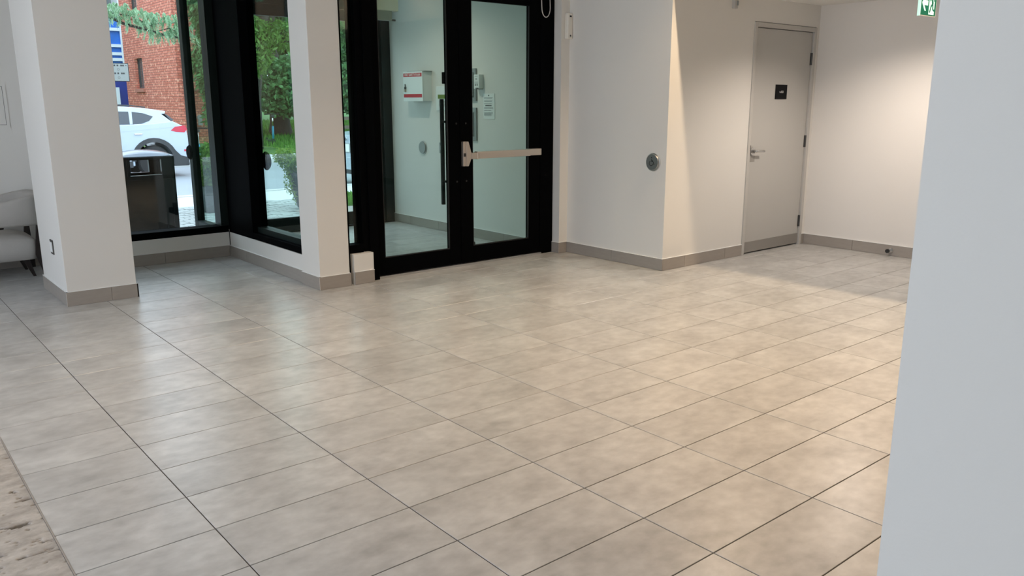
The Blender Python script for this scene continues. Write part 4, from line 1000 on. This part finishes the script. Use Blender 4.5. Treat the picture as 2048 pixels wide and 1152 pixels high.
clumps = [(2.66, 2.60), (2.74, 2.62), (2.82, 2.58), (2.90, 2.55), (2.80, 2.50), (2.98, 2.56), (3.05, 2.58), (3.10, 2.52), (3.00, 2.48), (3.18, 2.52), (3.26, 2.54), (3.30, 2.50), (3.18, 2.45), (3.10, 2.43), (3.34, 2.46), (3.48, 2.49), (3.54, 2.46), (3.55, 2.40), (3.50, 2.36),
          (3.22, 2.31), (3.30, 2.31), (3.38, 2.31), (3.46, 2.31), (3.54, 2.31), (3.62, 2.31), (3.64, 2.38), (3.12, 2.36), (2.95, 2.43), (2.72, 2.52), (2.64, 2.52), (2.50, 2.62), (2.35, 2.66), (2.2, 2.7), (3.42, 2.52), (2.88, 2.62), (3.42, 2.40)]
for cx, cz in clumps:
    for sgm in range(5):
        ox, oy, oz = r.uniform(-.05, .05), r.uniform(-.10, .10), r.uniform(-.02, .03)
        ang = r.uniform(0, 2*pi); L = r.uniform(.09, .15)
        for k in range(60):
            u = r.random(); px = cx+ox+cos(ang)*L*.6*u; py = 9.0+oy+sin(ang)*L*.6*u; pz = cz+oz+.05*sin(u*3)-.10*u*u
            d = Vector((cos(ang)*.5+r.uniform(-.5, .5), sin(ang)*.5+r.uniform(-.5, .5), -.75+r.uniform(-.3, .35))).normalized()
            q = d.cross(Vector((r.uniform(-1, 1), r.uniform(-1, 1), r.uniform(-1, 1)))).normalized()*.0042
            l = r.uniform(.03, .055); kk = len(v); p = Vector((px, py, pz))
            v += [p-q, p+q, p+d*l+q*.4, p+d*l-q*.4]; f.append((kk, kk+1, kk+2, kk+3))
build(MB().add(v, f), 'needles', 'needle', t, stuff=True)
build(leaf_cloud(9000, [(1.0, 9.8, 4.2, .9, .9, .9), (0.9, 9.8, 3.4, 1.0, .9, .5)], .05, 31, 2.2, .8), 'crown', 'needle', t, stuff=True)

# large tree with the dark trunk
t = thing('broadleaf_tree', 'dark trunked tree with dense maple like foliage on the lawn', 'tree', loc=(13.0, 27.2, .18))
build(trunk([(13.0, 27.2, .10), (13.0, 27.2, .26), (13.0, 27.2, .7), (13.1, 27.5, 2.2), (12.9, 28, 5.0), (12.6, 28, 8)], .55, .12, 14), 'trunk', 'bark', t, smooth=True)
build(leaf_cloud(15000, [(12.7, 25.6, 2.15, 1.5, .9, .85), (13.6, 25.3, 2.0, 1.6, .9, 1.0), (15.2, 25.0, 1.9, 1.5, .9, .95), (12.05, 25.2, 1.7, .9, .8, .65), (13.0, 25.2, 1.35, 1.7, .7, .45), (16.6, 24.6, 1.9, 1.4, .8, 1.0)], .13, 22, 1.3), 'foliage', 'leaf_maple', t, stuff=True)
# light feathery tree in front of the facade
t = thing('feathery_tree', 'light green feathery tree leaning over the lawn', 'tree', loc=(10.6, 23.4, -.05))
build(trunk([(10.5, 23.4, -.05), (10.55, 23.4, 1.5), (10.75, 23.4, 3.0), (11.3, 23.3, 4.3), (11.9, 23.2, 5.4)], .17, .06, 10), 'trunk', 'bark', t, smooth=True)
build(trunk([(10.75, 23.4, 3.0), (11.6, 23.2, 3.35), (12.6, 23.0, 3.75)], .05, .02, 7), 'branch', 'bark', t, smooth=True)
build(trunk([(10.6, 23.4, 4.1), (11.6, 23.2, 4.25), (13.2, 23.1, 3.95)], .06, .03, 7), 'branch', 'bark', t, smooth=True)
build(leaf_cloud(7500, [(10.3, 23.0, 3.2, .7, .6, 1.0), (11.4, 23.0, 3.55, 1.0, .6, .45), (12.4, 22.9, 3.85, .8, .5, .28), (11.2, 23.0, 5.1, 1.6, .8, .55), (12.8, 22.9, 4.9, 1.3, .7, .5)], .07, 23, 2.6, .5), 'foliage', 'leaf_light', t, stuff=True)
# evergreen seen through the return pane
t = thing('evergreen_tree', 'dark green conifer behind the corner post of the vestibule', 'tree', loc=(8.5, 22.6, -.07))
build(trunk([(9.15, 22.9, -.07), (9.15, 22.9, 3), (9.1, 22.9, 7)], .16, .05, 10), 'trunk', 'bark', t, smooth=True)
build(leaf_cloud(15000, [(9.15, 22.7, 4.6, .75, .7, 1.6), (9.15, 22.7, 2.6, .72, .7, 1.3), (9.2, 22.7, 1.2, .55, .5, .7)], .07, 24, 3.0, .8), 'foliage', 'leaf_maple', t, stuff=True)
# overhead boughs behind the facade window heads
t = thing('background_tree', 'tall tree rising behind the road at the right', 'tree', loc=(17.5, 27, .2))
build(trunk([(17.5, 27.2, .1), (17.5, 27.2, 3), (17.4, 27.2, 7)], .25, .08, 10), 'trunk', 'bark', t, smooth=True)
build(leaf_cloud(6000, [(17.4, 25.0, 5.6, 2.4, .4, .9), (20, 25, 2.4, 1.6, .6, 1.4)], .14, 25, 1.4), 'foliage', 'leaf_light', t, stuff=True)
# fence
t = thing('wooden_fence', 'dark low wooden fence beyond the parked white car', 'fence', loc=(16.5, 23.6, -.02))
for k in range(6): build(MB().box(13.2+k*1.4, 23.55, -.1, 13.3+k*1.4, 23.65, 1.0), 'post', 'wood_fence', t)
for z in (.25, .55, .85): build(MB().box(13.2, 23.51, z, 20.3, 23.55, z+.11), 'rail', 'wood_fence', t)

# buildings across the road to the left, mirrored in the vestibule panes
b3 = thing('brown_building', 'low brown brick row of buildings across the road, mirrored in the vestibule glass', 'building', loc=(-7, 30, -.2))
build(MB().box(-22, 27.5, -.6, 2.6, 36, 6.6), 'wall', 'brown_brick', b3)
build(MB().box(-22.2, 27.3, 6.6, 2.8, 36.2, 6.9), 'roof', 'roof_dark', b3)
for k in range(8):
    for z in (1.3, 4.1):
        f = build(MB().box(-20.5+k*2.8, 27.44, z, -19.3+k*2.8, 27.52, z+1.4), 'window', 'frame_brown', b3)
        build(MB().box(-20.42+k*2.8, 27.42, z+.08, -19.38+k*2.8, 27.44, z+1.32), 'pane', 'window_dark', f)
for k, (x, w, lb) in enumerate(((14, 2.3, 'dark green tree closing the lawn, nearest to the brick building'), (19, 2.3, 'dark green tree closing the lawn, in the middle of the belt'), (24.2, 2.4, 'dark green tree closing the lawn, behind the wooden fence'))):
    t = thing('lawn_tree', lb, 'tree', loc=(x, 36, .5))
    build(MB().tube([(x, 36, .3), (x, 36, 4)], .2, 10, .1), 'trunk', 'bark', t)
    build(leaf_cloud(6000, [(x, 36, 4.5, w, .9, 4.2)], .34, 41+k, 1.3), 'foliage', 'leaf_maple', t, stuff=True)
